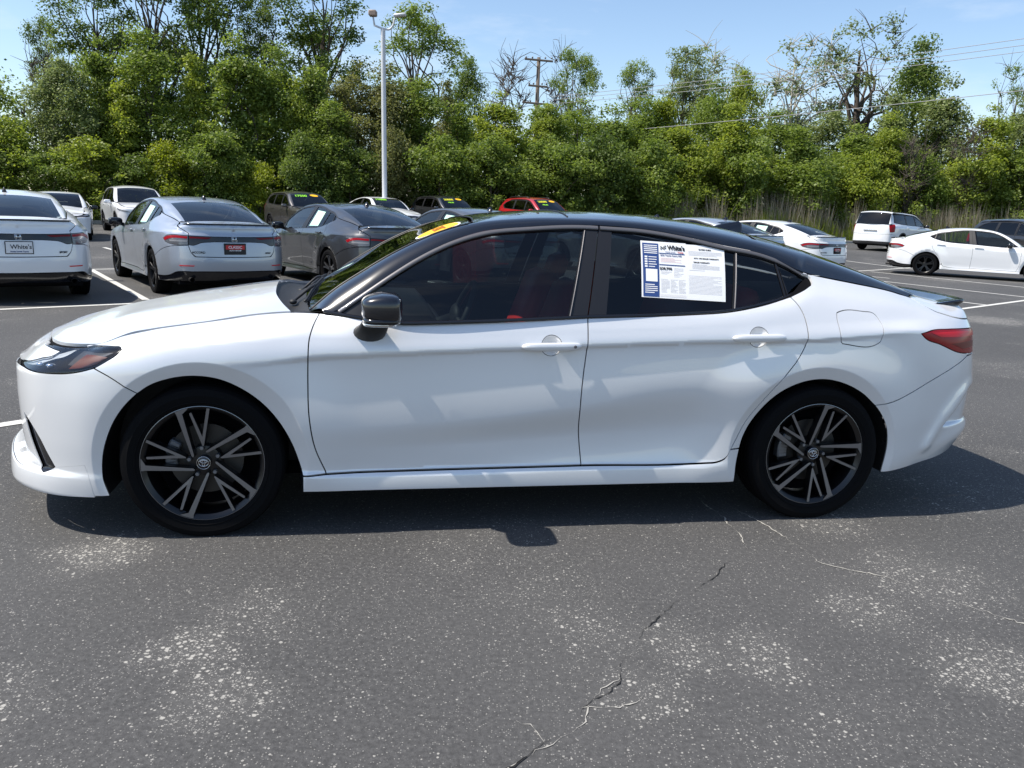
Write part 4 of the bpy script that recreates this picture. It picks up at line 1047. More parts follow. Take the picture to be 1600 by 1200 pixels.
quad('rule', .21, .79, .515, .803, M['sign_navy'], .0056); quad('rule', .21, .585, .515, .600, M['sign_navy'], .0056)
quad('code_box', .05, .285, .185, .505, M['paper'], .0062)
def ptext(s, u, v, size, m, off=.0062, align='CENTER', sx=1, bold=0, shear=0):
    o = text_obj('print', s, size, m, sheet, align, .0002, bold, sx, shear); p = pp(u, v, off); r = pp(u+.05, v, off)-pp(u-.05, v, off); up = pp(u, v+.05, off)-pp(u, v-.05, off)
    frame_at(o, p, r, up); return o
ptext("White's", .415, .90, .034, M['sign_black'], bold=.0013, sx=.80)
for i, j in ((0,0),(1,1),(2,0),(0,2),(2,2),(3,3),(3,1)):
    quad('chequer', .228+.017*i, .865+.018*j, .245+.017*i, .883+.018*j, M['sign_black'], .0062, 2)
ptext('Honda Lincoln', .345, .828, .0085, M['sign_navy']); ptext('Toyota', .465, .828, .0100, M['sign_red'], bold=.0003)
ptext('2025 Toyota Camry XSE', .35, .762, .0105, M['sign_navy'], bold=.0002)
ptext('$38,998', .285, .525, .0185, M['sign_black'], bold=.0005)
ptext('BUYERS GUIDE', .76, .905, .0095, M['sign_black'], bold=.0003)
ptext('AS IS - NO DEALER WARRANTY', .775, .745, .0090, M['sign_black'], bold=.0003)
ptext('DEALER WARRANTY', .715, .672, .0088, M['sign_black'], bold=.0003)
rl = random.Random(3)
def lines(u0, u1, v0, v1, n, m, h=.0030, off=.0058):
    for k in range(n):
        v = v1 - (v1-v0)*k/max(1, n-1); u = u0
        e = u1 - (u1-u0)*(.0 if rl.random() < .7 else rl.random()*.5)
        quad('print_line', u, v-h, e, v+h, m, off, 3)
lines(.035, .19, .79, .925, 5, M['sign_white'], .0075, .0062)
for k in range(5):
    quad('tick_box', .04, .72-.043*k-.014, .072, .72-.043*k+.014, M['paper'], .0062, 2); lines(.085, .18, .72-.043*k, .72-.043*k, 1, M['sign_white'], .007, .0062)
lines(.04, .185, .09, .23, 5, M['sign_white'], .0075, .0062)
M['fine_print'] = simple('fine_grey_print', (.60, .60, .62), .6)
M['fine_red'] = simple('fine_red_print', (.72, .48, .47), .6)
lines(.225, .47, .65, .715, 4, M['fine_red']); lines(.225, .35, .44, .475, 3, M['fine_print']); lines(.375, .49, .40, .475, 4, M['fine_print']); lines(.38, .49, .50, .545, 3, M['fine_print'])
for a, b_ in ((.225, .325), (.335, .42), (.43, .515)): lines(a, b_, .12, .34, 11, M['fine_print'])
lines(.215, .52, .04, .07, 3, M['fine_print']); lines(.56, .965, .80, .865, 4, M['fine_print']); lines(.60, .93, .56, .635, 5, M['fine_print']); lines(.56, .75, .52, .53, 1, M['fine_print'])
lines(.555, .955, .12, .43, 15, M['fine_print'], .0024)
# ---- yellow oval sticker on the windshield
def ws_pt(x, y, off):
    e = .01; z = on_ws(x, y); n = np.array([-(on_ws(x+e, y)-on_ws(x-e, y))/(2*e), -(on_ws(x, y+e)-on_ws(x, y-e))/(2*e), 1.]); n /= np.linalg.norm(n); return np.array([x, y, z]) + n*off
stk = empty('windshield_sticker'); stk.matrix_world = hm
tag(stk, 'yellow oval year sticker on the foreground sedan windshield top corner', 'sticker')
M['sticker_ink'] = simple('sticker_ink', (.45, .16, .01), .5)
SX, SY, AX, AY = 1.015, -.445, .105, .135
def oval_s(name, k, off, m):
    V = [ws_pt(SX, SY, off)]; n = 40
    for j in (.5, 1):
        for i in range(n):
            t = 2*math.pi*i/n; V.append(ws_pt(SX+AX*k*j*math.copysign(abs(math.cos(t))**.8, math.cos(t)), SY+AY*k*j*math.copysign(abs(math.sin(t))**.8, math.sin(t)), off))
    F = [(0, 1+i, 1+(i+1) % n) for i in range(n)] + [(1+i, 1+n+i, 1+n+(i+1) % n, 1+(i+1) % n) for i in range(n)]
    mobj(name, V, F, m, stk)
oval_s('sticker_border', 1.0, .002, M['sign_white']); oval_s('sticker_face', .91, .0028, M['sign_yellow'])
o = text_obj('year_print', '2025', .085, M['sticker_ink'], stk, bold=.0); p = ws_pt(SX, SY, .0036); frame_at(o, p, ws_pt(SX, SY+.05, .0036)-ws_pt(SX, SY-.05, .0036), ws_pt(SX+.05, SY, .0036)-ws_pt(SX-.05, SY, .0036))
# ================================================================ the other cars
M['paint_white'] = paint('plain_white_paint', (.78, .79, .80), rough=.3)
M['paint_silver'] = paint('silver_blue_paint', (.40, .44, .50), metal=.55, rough=.38)
M['paint_grey'] = paint('dark_grey_paint', (.055, .058, .064), metal=.5, rough=.34)
M['paint_midgrey'] = paint('steel_grey_paint', (.10, .105, .115), metal=.5, rough=.36)
M['paint_brown'] = paint('warm_grey_paint', (.085, .078, .074), metal=.5, rough=.36)
M['paint_red'] = paint('red_paint', (.42, .012, .018), metal=.2, rough=.3)
M['paint_charcoal'] = paint('charcoal_paint', (.03, .031, .034), metal=.4, rough=.34)

def car_model(name, sp):
    """build one car of a kind; body-colour meshes carry the material slot that copies re-link"""
    shl = Shell(sp['plan'], sp['lines'], sp['arches']); s0, s1 = shl.s0, shl.s1
    SCL = np.array(sp.get('scale', (1, 1, 1)), float); RES = sp.get('res', .05)
    root = empty(name)
    PAINT = M['paint_white']
    body = []
    def put(nm, P, F, N, m, parent):
        P = np.asarray(P)*SCL
        if N is not None: N = np.asarray(N)/SCL; N = N/(np.linalg.norm(N, axis=1)[:, None] + 1e-12)
        o = mobj(nm, P, F, m, parent, normals=N)
        if m is PAINT: body.append(o)
        return o
    def grid(nm, G_, m, parent, flip=False):
        a, b = G_.shape[:2]; F = [(i*b+j, (i+1)*b+j, (i+1)*b+j+1, i*b+j+1) for i in range(a-1) for j in range(b-1)]
        if flip: F = [f[::-1] for f in F]
        return put(nm, G_.reshape(-1, 3), F, None, m, parent)
    def ends(poly): return [(s0 if a == 'F' else s1 if a == 'R' else a, *r) for a, *r in poly]
    def sides(nm, fn, poly, m, cuts=(), gap=.003, fl_=.014, parents=None, res=RES):
        p = patch(fn, ends(poly), [ends(c) for c in cuts], res, gap, fl_); out = []
        for k, sg in enumerate((-1, 1)):
            P, F, N = p
            if sg < 0: P, N, F = P*[1, -1, 1], N*[1, -1, 1], [f[::-1] for f in F]
            out.append(put(nm, P, F, N, m, parents[k] if parents else root))
        return out
    def full(nm, fn, poly, m, cuts=(), gap=.003, fl_=.014, parent=None, res=RES):
        P, F, N = patch(fn, ends(poly), [ends(c) for c in cuts], res, gap, fl_); n = len(P); P[:, 1] = np.where(P[:, 1] < .008, 0, P[:, 1])
        return put(nm, np.vstack([P, P*[1, -1, 1]]), F + [tuple(i+n for i in f[::-1]) for f in F], np.vstack([N, N*[1, -1, 1]]), m, parent or root)
    on_ = lambda off=0.0: (lambda uv: shl.pt(uv, off))
    named = {}
    for nm, kind, poly, mk, cuts, off, par in sp['panels']:
        m = PAINT if mk == 'body' else M[mk]
        if kind == 'full': named[nm] = full(nm, on_(off), poly, m, cuts, parent=named.get(par))
        else: named[nm] = sides(nm, on_(off), poly, m, cuts, parents=named.get(par))
    # near-black backing as shade in the panel gaps, floor, arches
    tz = lambda s: interp(sp['lines'][-1], s, 1)
    ss = np.linspace(s0, s1, 90); V = []
    for s in ss:
        zt = float(tz(s)) - .012
        for t in np.linspace(0, 1, 12): V.append((s, .24 + (zt-.24)*t))
    V2 = np.array(V); P3 = shl.pt(V2, -.025); F = []
    for i in range(89):
        for j in range(11):
            q = [i*12+j, (i+1)*12+j, (i+1)*12+j+1, i*12+j+1]; c2 = V2[q].mean(0)
            if any(math.hypot(c2[0]-w, c2[1]-sp['tyre'][0]) < .40 or (abs(c2[0]-w) < .38 and c2[1] < .34) for w in sp['axles']): continue
            F.append(q)
    n = len(P3); put('inner_structure', np.vstack([P3, P3*[1, -1, 1]]), F + [tuple(i+n for i in f[::-1]) for f in F], None, M['dark'], root)
    x0, x1 = sp['plan'][0][0]+.2, sp['plan'][-1][0]-.25
    b = MB(); b.box(((x0+x1)/2, 0, .235), (x1-x0, 1.45, .06), 0); b.v = [tuple(np.array(v)*SCL) for v in b.v]; b.build('floor_pan', M['dark'], root, smooth=False)
    for w in sp['axles']:
        th = np.linspace(-.15*math.pi, 1.15*math.pi, 21); r = sp['arch_r']; zc = sp['tyre'][0]
        for sg in (-1, 1):
            e = np.array([(w+r*math.cos(t), 0, max(zc+r*math.sin(t), .2)) for t in th]); o = shl.pt(e[:, [0, 2]], -.006); i_ = o.copy(); i_[:, 1] = .58
            V = np.vstack([o, i_]); k = len(o); F = [(i, i+1, k+i+1, k+i) for i in range(k-1)] + [tuple(k+i for i in range(k))]
            put('wheel_arch_liner', V*[1, sg, 1], F, None, M['dark'], root)
    # upper body
    HGt, (k1, k2, zb) = sp['flank']
    def flk(uv, off=0.0):
        uv = np.atleast_2d(uv); x, z = uv[:, 0], uv[:, 1]; d = z - zb
        return np.stack([x, interp(HGt, x) - k1*d - k2*d*d*np.sign(d) + off, z], -1)
    rows = np.array([[*flk([[a[0], a[1]]])[0], *h, c[0], 0, c[1]] for a, h, c in sp['pairs']])
    if sp.get('low_from_body'):
        for i, (a, h, c) in enumerate(sp['pairs']):
            if a[0] > sp['low_from_body']: rows[i, :3] = shl.pt([[a[0], a[1]]])[0]
    RN_ = 4; D2 = crom(rows, RN_); lo_, hi_, ct_ = D2[:, :3], D2[:, 3:6], D2[:, 6:]
    def up_(i, v): return np.stack([ct_[i, 0] + (hi_[i, 0]-ct_[i, 0])*v**2, hi_[i, 1]*v, ct_[i, 2] + (hi_[i, 2]-ct_[i, 2])*v**2.4], -1)
    def sk(i0, i1, n=10, vm=1.0): return np.array([up_(i, np.linspace(0, vm, n)) for i in range(i0, i1+1)])
    iw, ir = sp['splits'][0]*RN_, sp['splits'][1]*RN_; nd = len(D2)-1
    grid('windshield', full_grid(sk(0, iw)), M[sp.get('ws_glass', 'glass_ws')], root)
    roof_ = grid('roof', full_grid(sk(iw, ir)), PAINT if not sp.get('black_roof') else M['black_paint'], root)
    grid('rear_window', full_grid(sk(ir, nd)), M[sp['rear_glass']], root)
    tc_ = np.gradient(lo_, axis=0); tc_ /= np.linalg.norm(tc_, axis=1)[:, None]; th_ = np.gradient(hi_, axis=0); th_ /= np.linalg.norm(th_, axis=1)[:, None]
    AA = []
    for i in range(len(D2)):
        L = np.linalg.norm(hi_[i]-lo_[i]); t0 = np.array([0, -k1-2*k2*(lo_[i, 2]-zb), 1.]); t0 -= tc_[i]*(t0 @ tc_[i]); t0 /= np.linalg.norm(t0)
        v = up_(i, np.array([.97, 1.])); t1 = v[0]-v[1]; t1 -= th_[i]*(t1 @ th_[i]); t1 /= np.linalg.norm(t1)
        AA.append([(2*t**3-3*t**2+1)*lo_[i] + (t**3-2*t**2+t)*t0*L + (3*t**2-2*t**3)*hi_[i] + (t**3-t**2)*t1*L for t in np.linspace(0, 1, 7)])
    AA = np.array(AA)
    for sg in (-1, 1): grid('roof_pillar', AA*[1, sg, 1], PAINT, root, flip=sg < 0)
    # side windows: frames and panes
    def fk(off): return lambda uv: flk(uv, off)
    for poly, panes, mk in sp['windows']:
        fr = sides('window_frame', fk(-.004), poly, M['trim'] if sp.get('frame', 'trim') == 'trim' else PAINT, panes, gap=.0, fl_=.012)
        for p in panes: sides('window_pane', fk(-.012), p, M[mk], gap=-.004, fl_=0)
    for lowp in sp.get('pillars', ()): sides('door_pillar', fk(.0), lowp, PAINT, gap=.0, fl_=.01)
    # hood
    e0, e1 = sp['hood_edge']; es_ = np.linspace(e0, e1, 30); E_ = shl.pt(np.stack([es_, tz(es_)], 1)) + [0, 0, .002]
    fs_ = np.linspace(e1, s0, 16); Fr_ = shl.pt(np.stack([fs_, tz(fs_)], 1)) + [0, 0, .002]
    c_ = [(x, 0, z) for x, z in sp['hood_mid']] + [(Fr_[-1, 0], 0, Fr_[-1, 2])]; r_ = [(sp['hood_mid'][0][0], 0, sp['hood_mid'][0][1])] + list(sp['hood_rear']) + [tuple(E_[0])]
    hg = coons(resample(crom(c_, 6), 24), resample(E_, 24), resample(crom(r_, 6), 14), resample(Fr_[::-1], 14))
    grid('hood', full_grid(hg), PAINT, root, flip=True)
    wb_ = up_(0, np.linspace(0, 1, 14)) - [0, 0, .004]; grid('cowl_panel', full_grid(np.array([hg[0]-[0, 0, .01], (hg[0]+wb_)/2-[0, 0, .02], wb_])), M['plastic'], root)
    # deck
    if sp.get('deck'):
        d0, dc = sp['deck']; ds_ = np.linspace(d0, s1, 30); De_ = shl.pt(np.stack([ds_, tz(ds_)], 1)); bw_ = up_(nd, np.linspace(0, 1, 14)) - [0, 0, .003]
        ie_ = int(np.argmin(np.abs(ds_-dc))); cd_ = resample([(bw_[0, 0], 0, bw_[0, 2]), (De_[-1, 0], 0, De_[-1, 2])], 14)
        dk = coons(cd_, resample(np.vstack([bw_[-1:], De_[:ie_+1]]), 14), bw_, resample(De_[ie_:][::-1], 14)); dko = grid('trunk_deck', full_grid(dk), PAINT, root)
        spl = De_[ie_-1:]; rw = []
        for i, p in enumerate(spl):
            cc, nn = shl.plan(np.array([ds_[ie_-1+i]])); n3 = np.array([nn[0, 0], nn[0, 1], 0]); f = min(1, i/3)
            rw.append([p-n3*.07+[0, 0, .004], p-n3*.02+[0, 0, .004+.012*f], p+n3*.014*f+[0, 0, .004+.016*f], p+n3*.012*f+[0, 0, .001]])
        rw = np.array(rw); grid('spoiler_lip', np.concatenate([rw, (rw*[1, -1, 1])[::-1][1:]], axis=0), M['gloss_black'], root)
    # mirrors
    mx, my, mz = sp['mirror']
    for sg in (-1, 1):
        b = MB(); b.ellipsoid((mx, sg*(my+.10), mz), (.075, .11, .065), .6, .6, 16, 10); b.tube([(mx-.02, sg*(my-.03), mz-.05), (mx-.01, sg*(my+.05), mz-.03)], .03, 8)
        b.v = [tuple(np.array(v)*SCL) for v in b.v]; o = b.build('side_mirror', M['gloss_black'] if sp.get('mirror_black', True) else PAINT, root)
        if not sp.get('mirror_black', True): body.append(o)
    # door handles
    for hx, hz in sp['handles']:
        p = shl.pt([[hx-.11, hz-.004], [hx, hz], [hx+.11, hz+.004]], .020)
        for sg in (-1, 1):
            b = MB(); b.tube(crom(p*[1, sg, 1], 4)*SCL, .013, 6); o = b.build('door_handle', PAINT, root); body.append(o)
    # cabin
    sx = sp['seat_x']; zc = sp.get('seat_z', 0)
    for x, y, w in ((sx, -.37, .5), (sx, .37, .5), (sx+.85, 0, 1.3)):
        s = empty('seat', root)
        b = MB(); b.box((x, y, .45+zc), (.5, w, .16), .04); b.box((x+.28, y, .76+zc), (.14, w, .58), .05, rot=Matrix.Rotation(math.radians(18), 4, 'Y'))
        if w < 1: b.box((x+.39, y, 1.13+zc), (.09, .25, .17), .03)
        else: 
            for yy in (-.45, .45): b.box((x+.42, yy, 1.08+zc), (.08, .26, .13), .03)
        b.v = [tuple(np.array(v)*SCL) for v in b.v]; b.build('seat_cushions', M['grey_cloth'], s, auto=50)
    b = MB(); b.box((sp['dash_x'], 0, .86+zc*1.2), (.5, 1.4, .18), .05); b.box((sp['dash_x']+.2, 0, .62+zc), (.2, 1.4, .4), .04); b.v = [tuple(np.array(v)*SCL) for v in b.v]; b.build('dashboard', M['dash'], root, auto=50)
    # roof fin
    if sp.get('fin'):
        x, z = sp['fin']; b = MB(); V = [(x, -.03, z-.02), (x, .03, z-.02), (x+.17, .035, z-.03), (x+.17, -.035, z-.03), (x+.12, -.006, z+.055), (x+.12, .006, z+.055), (x+.165, .006, z+.05), (x+.165, -.006, z+.05)]
        put('antenna_fin', V, [(0, 4, 5, 1), (1, 5, 6, 2), (2, 6, 7, 3), (3, 7, 4, 0), (4, 7, 6, 5)], None, M['gloss_black'], root)
    # wheels
    R, wd, rim = sp['tyre'][0]*1.0, sp['tyre'][1], sp['tyre'][2]
    w0_ = plain_wheel(root, R, wd, rim, sp['wheel_style'])
    for k, (x, sg) in enumerate(((a, s) for a in sp['axles'] for s in (-1, 1))):
        w = w0_ if k == 0 else copy_tree(w0_, root)
        w.location = (x*SCL[0], sg*sp['track']*SCL[1], R-.007); w.rotation_euler = (0, 0, 0 if sg < 0 else math.pi)
    sp['extras'](root, shl, on_, sides, full, named, put) if 'extras' in sp else None
    root['paint_parts'] = 1
    return root, shl
def repaint(root, m):
    """give a copied car its own body colour"""
    for o in root.children:
        for q in [o] + list(o.children):
            if q.type == 'MESH' and q.data.materials and q.data.materials[0] == M['paint_white']:
                q.material_slots[0].link = 'OBJECT'; q.material_slots[0].material = m

# ---------------------------------------------------------------- sedan (the row behind)
FOs = [(-.40,.25),(-.395,.36),(-.372,.45),(-.328,.54),(-.268,.615),(-.20,.665),(-.11,.70),(-.015,.712),(.075,.70),(.167,.657),(.241,.60),(.316,.51),(.362,.425),(.395,.33),(.405,.25)]
ROs = [(2.425,.25),(2.432,.36),(2.455,.45),(2.502,.54),(2.595,.632),(2.697,.685),(2.827,.705),(2.942,.68),(3.040,.632),(3.133,.552),(3.187,.465),(3.207,.384),(3.210,.27)]
LAMP = [(3.44,.845,1),(3.52,.885),(3.62,.905),(3.80,.905,1),(3.93,.900,1),(3.93,.775,1),(3.80,.765),(3.62,.775),(3.50,.80,1)]
LIDLAMP = [(3.936,.900,1),(4.2,.893),('R',.890,1),('R',.815,1),(4.25,.815),(4.10,.80),(4.0,.765),(3.936,.772,1)]
SED_LINES = [
 [(F0,.12,-.10),(-.4,.12,-.06),(.5,.12,-.06),(2.4,.12,-.06),(3.3,.16,-.06),(3.7,.18,-.10),(R0,.2,-.12)],
 [(F0,.22,.0),(-.45,.21,-.01),(.35,.21,-.02),(1.5,.215,-.012),(2.45,.22,-.02),(3.2,.24,-.01),(3.6,.26,-.03),(R0,.28,-.04)],
 [(F0,.33,.01),(-.45,.32,.0),(.35,.31,-.03),(1.5,.32,-.035),(2.45,.33,-.02),(3.2,.36,.0),(3.6,.40,.0),(R0,.42,.0)],
 [(F0,.45,.005),(-.45,.45,.004),(.35,.45,-.02),(1.5,.46,-.024),(2.45,.48,-.008),(3.2,.48,.004),(3.6,.52,.006),(R0,.54,.012)],
 [(F0,.58,.004),(-.45,.60,.004),(.35,.62,-.008),(1.5,.66,-.006),(2.45,.68,.0),(3.2,.66,.004),(3.6,.62,.004),(R0,.62,.004)],
 HL[7], HL[8],
 [(F0,.735,-.075),(-.9,.75,-.075),(-.7,.765,-.075),(-.5,.785,-.075),(-.3,.838,-.085),(.0,.880,-.085),(.3,.915,-.075),(.45,.93,-.072),(.7,.908,-.028),(1.5,.94,-.030),(2.1,.968,-.034),(2.5,1.01,-.046),(2.66,1.04,-.06),(2.8,1.08,-.095),(3.1,1.06,-.115),(3.4,1.035,-.12),(3.7,1.0,-.075),(3.95,1.0,-.055),(R0,1.0,-.045)],
 [*[r for r in HL[10] if r[0] < 3.4],(3.5,1.072,-.235),(3.72,1.045,-.14),(3.95,1.05,-.075),(R0,1.055,-.06)],
]
sed_panels = [
 ('front_bumper', 'full', [('F',.27,1),(-.9,.26),(-.45,.22,1),(-.38,.235,1)] + FOs[1:6][:5] + [(-.24,.636,1),(-.30,.68),(-.40,.735,1),(-.60,.715),(-.9,.70),('F',.67,1)], 'body', [[('F',.60,1),(-1.2,.58),(-1.05,.45),(-1.05,.34,1),('F',.34,1)]], 0, None),
 ('grille', 'full', [('F',.76,1),(-1.1,.755),(-.92,.735,1),(-1.0,.69),(-1.15,.655),('F',.645,1)], 'gloss_black', [], .004, None),
 ('lower_grille', 'full', [('F',.61,1),(-1.18,.59),(-1.03,.45),(-1.03,.33,1),('F',.33,1)], 'plastic', [], -.02, None),
 ('headlight', 'sides', [(-.92,.735,1),(-.70,.765),(-.45,.80),(-.34,.812,1),(-.40,.775),(-.60,.735),(-.92,.705,1)], 'smoke', [], .003, None),
 ('nose_panel', 'full', [('F',.785,1),(-.92,.792),(-.55,.802,1),(-.92,.738,1),('F',.762,1)], 'body', [], 0, None),
 ('front_fender', 'sides', [(-.24,.636,1),(-.30,.68),(-.40,.737,1),(-.35,.80,1),(-.50,.806,1),(-.35,.849),(-.064,.902),(.2,.943),(.35,.958),(.484,.964,1),(.447,.877),(.438,.689),(.465,.393),(.51,.285,1),(.405,.28,1)] + FOs[::-1][1:9], 'body', [], 0, None),
 ('front_door', 'sides', [(.484,.964,1),(.447,.877),(.438,.689),(.465,.393),(.51,.285,1),(1.659,.295,1),(1.64,.7),(1.656,.971,1),(1.097,.940),(.834,.931),(.661,.948)], 'body', [], 0, None),
 ('rear_door', 'sides', [(1.656,.971,1),(1.64,.7),(1.659,.295,1),(2.27,.30),(2.35,.32),(2.39,.386),(2.447,.50),(2.527,.615),(2.616,.733),(2.69,.85),(2.70,.99),(2.649,1.081,1),(2.505,1.041),(2.345,1.010),(1.914,.981)], 'body', [], 0, None),
 ('quarter_panel', 'sides', [(2.39,.386,1),(2.447,.50),(2.527,.615),(2.616,.733),(2.69,.85),(2.70,.99),(2.649,1.081,1),(2.761,1.127),(2.80,1.15),(2.756,1.188,1),(2.909,1.164),(3.108,1.136),(3.33,1.103),(3.49,1.074,1),(3.60,1.04),(3.80,.985),(3.93,.93,1),(3.93,.765,1),(3.62,.74),(3.40,.69),(3.12,.565,1)] + ROs[2:10][::-1] + [(2.432,.36,1)], 'body', [LAMP], 0, None),
 ('side_sill', 'sides', [(.405,.275,1),(.51,.282,1),(1.659,.292),(2.27,.297),(2.35,.317),(2.388,.36,1),(2.432,.36,1),(2.425,.22,1),(.405,.215,1)], 'body', [], 0, None),
 ('rear_bumper', 'full', [(3.12,.563,1),(3.40,.688),(3.62,.738),(3.93,.762,1),(3.97,.66),(4.02,.605,1),('R',.60,1),('R',.40,1),(4.0,.40),(3.72,.385),(3.60,.34),(3.45,.315),(3.205,.31,1),(3.205,.384),(3.187,.465),(3.133,.545)], 'body', [], 0, None),
 ('rear_valance', 'full', [(3.208,.305,1),(3.45,.31),(3.60,.335),(3.72,.38),(4.0,.395),('R',.395,1),('R',.27,1),(3.9,.26),(3.5,.24),(3.208,.235,1)], 'gloss_black', [], .0, None),
 ('trunk_lid', 'full', [(3.60,1.043,1),(3.80,.99),(3.934,.932,1),(3.934,.762,1),(3.975,.66),(4.03,.61,1),('R',.605,1),('R',1.055,1),(3.95,1.05),(3.72,1.048)], 'body', [LIDLAMP], 0, None),
 ('taillight', 'sides', LAMP, 'smoke', [], .003, None),
 ('light_bar', 'full', LIDLAMP, 'gloss_black', [], .003, None),
 ('red_lamp', 'sides', [(3.455,.85,1),(3.53,.878),(3.62,.895),(3.92,.892,1),(3.92,.855,1),(3.66,.855),(3.56,.835,1),(3.50,.812,1)], 'red_lens', [], .006, 'taillight'),
 ('red_lid_lamp', 'sides', [(3.945,.890,1),(4.05,.888),(4.26,.882,1),(4.22,.862),(4.05,.860),(3.945,.860,1)], 'red_dark', [], .006, None),
 ('clear_strip', 'sides', [(3.60,.835,1),(3.92,.835,1),(3.92,.81,1),(3.62,.805,1)], 'clear_grey', [], .005, 'taillight'),
 ('reflector', 'sides', [(3.78,.488,1),(4.02,.488,1),(4.0,.468,1),(3.80,.468,1)], 'red_bright', [], .004, None),
]
HPAIR2 = PAIRS
def sedan_extras(root, shl, on_, sides, full, named, put):
    R_ = shl.s1
    def at(s, z, off=.0): return shl.pt([[s, z]], off)[0]
    xr = at(R_, .72)[0]
    pl = empty('number_plate', root)
    b = MB(); b.box((xr+.008, 0, .722), (.012, .31, .16), .003); b.build('plate_frame', M['gloss_black'], pl, smooth=False)
    for sg in (-1, 1):
        b = MB(); b.tube([(xr-.16, sg*.60, .285), (xr-.035, sg*.60, .285)], [.032, .034], 12, cap=False); b.build('exhaust_tip', M['steel'], root)
    # slanted H badge in a frame
    e = MB(); x = at(R_, .853, .008)[0]
    e.box((x, -.022, .853), (.006, .010, .058), .001); e.box((x, .022, .853), (.006, .010, .058), .001); e.box((x, 0, .853), (.006, .04, .010), .001)
    e.tube([(x, y, z) for y, z in ((-.040, .886), (-.034, .820), (.034, .820), (.040, .886), (-.040, .886))], .003, 5)
    e.build('emblem', M['chrome'], root)
SEDAN = dict(plan=HP, lines=SED_LINES, arches=HARCH, panels=sed_panels, axles=(0, 2.825), tyre=(.335, .225, .243), arch_r=.40, track=.79,
    flank=(HG, (.46, .32, .96)), pairs=PAIRS, low_from_body=2.8, splits=(6, 12), rear_glass='glass_bg', ws_glass='glass_ws',
    windows=[(frontdlo, [FG], 'glass_bg'), (reardlo, [RG, RQ], 'glass_bg'), (quadlo, [FQ], 'glass_dark')],
    hood_edge=(.36, -.93), hood_mid=[(.235,1.022),(.0,.985),(-.4,.915),(-.75,.812)], hood_rear=[(.245,.2,1.014),(.262,.38,.998),(.300,.53,.978)],
    deck=(3.49, 3.80), mirror=(.74, .90, .985), handles=((1.49,.885),(2.47,.93)), seat_x=1.36, dash_x=.78, fin=(2.30, 1.41), wheel_style='black', extras=sedan_extras, res=.045)

# ---------------------------------------------------------------- tall body (crossovers, van)
SUV_PLAN = [(-.92,0),(-.91,.25),(-.86,.5),(-.77,.7),(-.6,.83),(-.35,.905),(0,.922),(.5,.922),(1.4,.922),(2.3,.922),(2.7,.922),(3.1,.912),(3.45,.87),(3.65,.77),(3.74,.55),(3.77,.25),(3.775,0)]
SUV_LINES = [
 [(-1.5,.17,-.08),(.5,.17,-.07),(2.4,.17,-.07),(4.4,.2,-.1)],
 [(-1.5,.28,.0),(.5,.28,-.01),(2.4,.28,-.01),(4.4,.32,.0)],
 [(-1.5,.45,.01),(.5,.45,-.03),(1.4,.46,-.035),(2.3,.47,-.02),(4.4,.5,.01)],
 [(-1.5,.68,.004),(.5,.70,-.012),(1.4,.72,-.012),(2.4,.74,-.004),(4.4,.75,.0)],
 [(-1.5,.84,-.012),(.0,.90,-.004),(1.4,.93,.0),(2.6,.96,.0),(4.4,.95,-.02)],
 [(-1.5,.89,-.04),(-.5,.94,-.05),(.0,.985,-.05),(.45,1.02,-.045),(.7,1.0,-.018),(1.4,1.01,-.018),(2.6,1.04,-.02),(3.2,1.07,-.03),(4.4,1.03,-.03)],
 [(-1.5,.925,-.12),(-.9,.93,-.12),(-.5,.985,-.14),(.0,1.045,-.17),(.35,1.075,-.17),(.55,1.08,-.075),(1.0,1.085,-.045),(2.0,1.11,-.048),(3.0,1.15,-.07),(3.4,1.16,-.10),(3.7,1.14,-.07),(4.4,1.13,-.06)],
]
fo_ = [(-.40,.30),(-.395,.40),(-.35,.53),(-.27,.64),(-.15,.72),(0,.745),(.15,.72),(.27,.64),(.35,.53),(.395,.40),(.40,.30)]
ro_ = [(2.70+a, b) for a, b in fo_]
CL_F = [(-.40,.30,1),(-.46,.32),(-.455,.42),(-.40,.57),(-.31,.69),(-.17,.775),(0,.80),(.17,.775),(.31,.69),(.40,.57),(.455,.42),(.46,.30,1)]
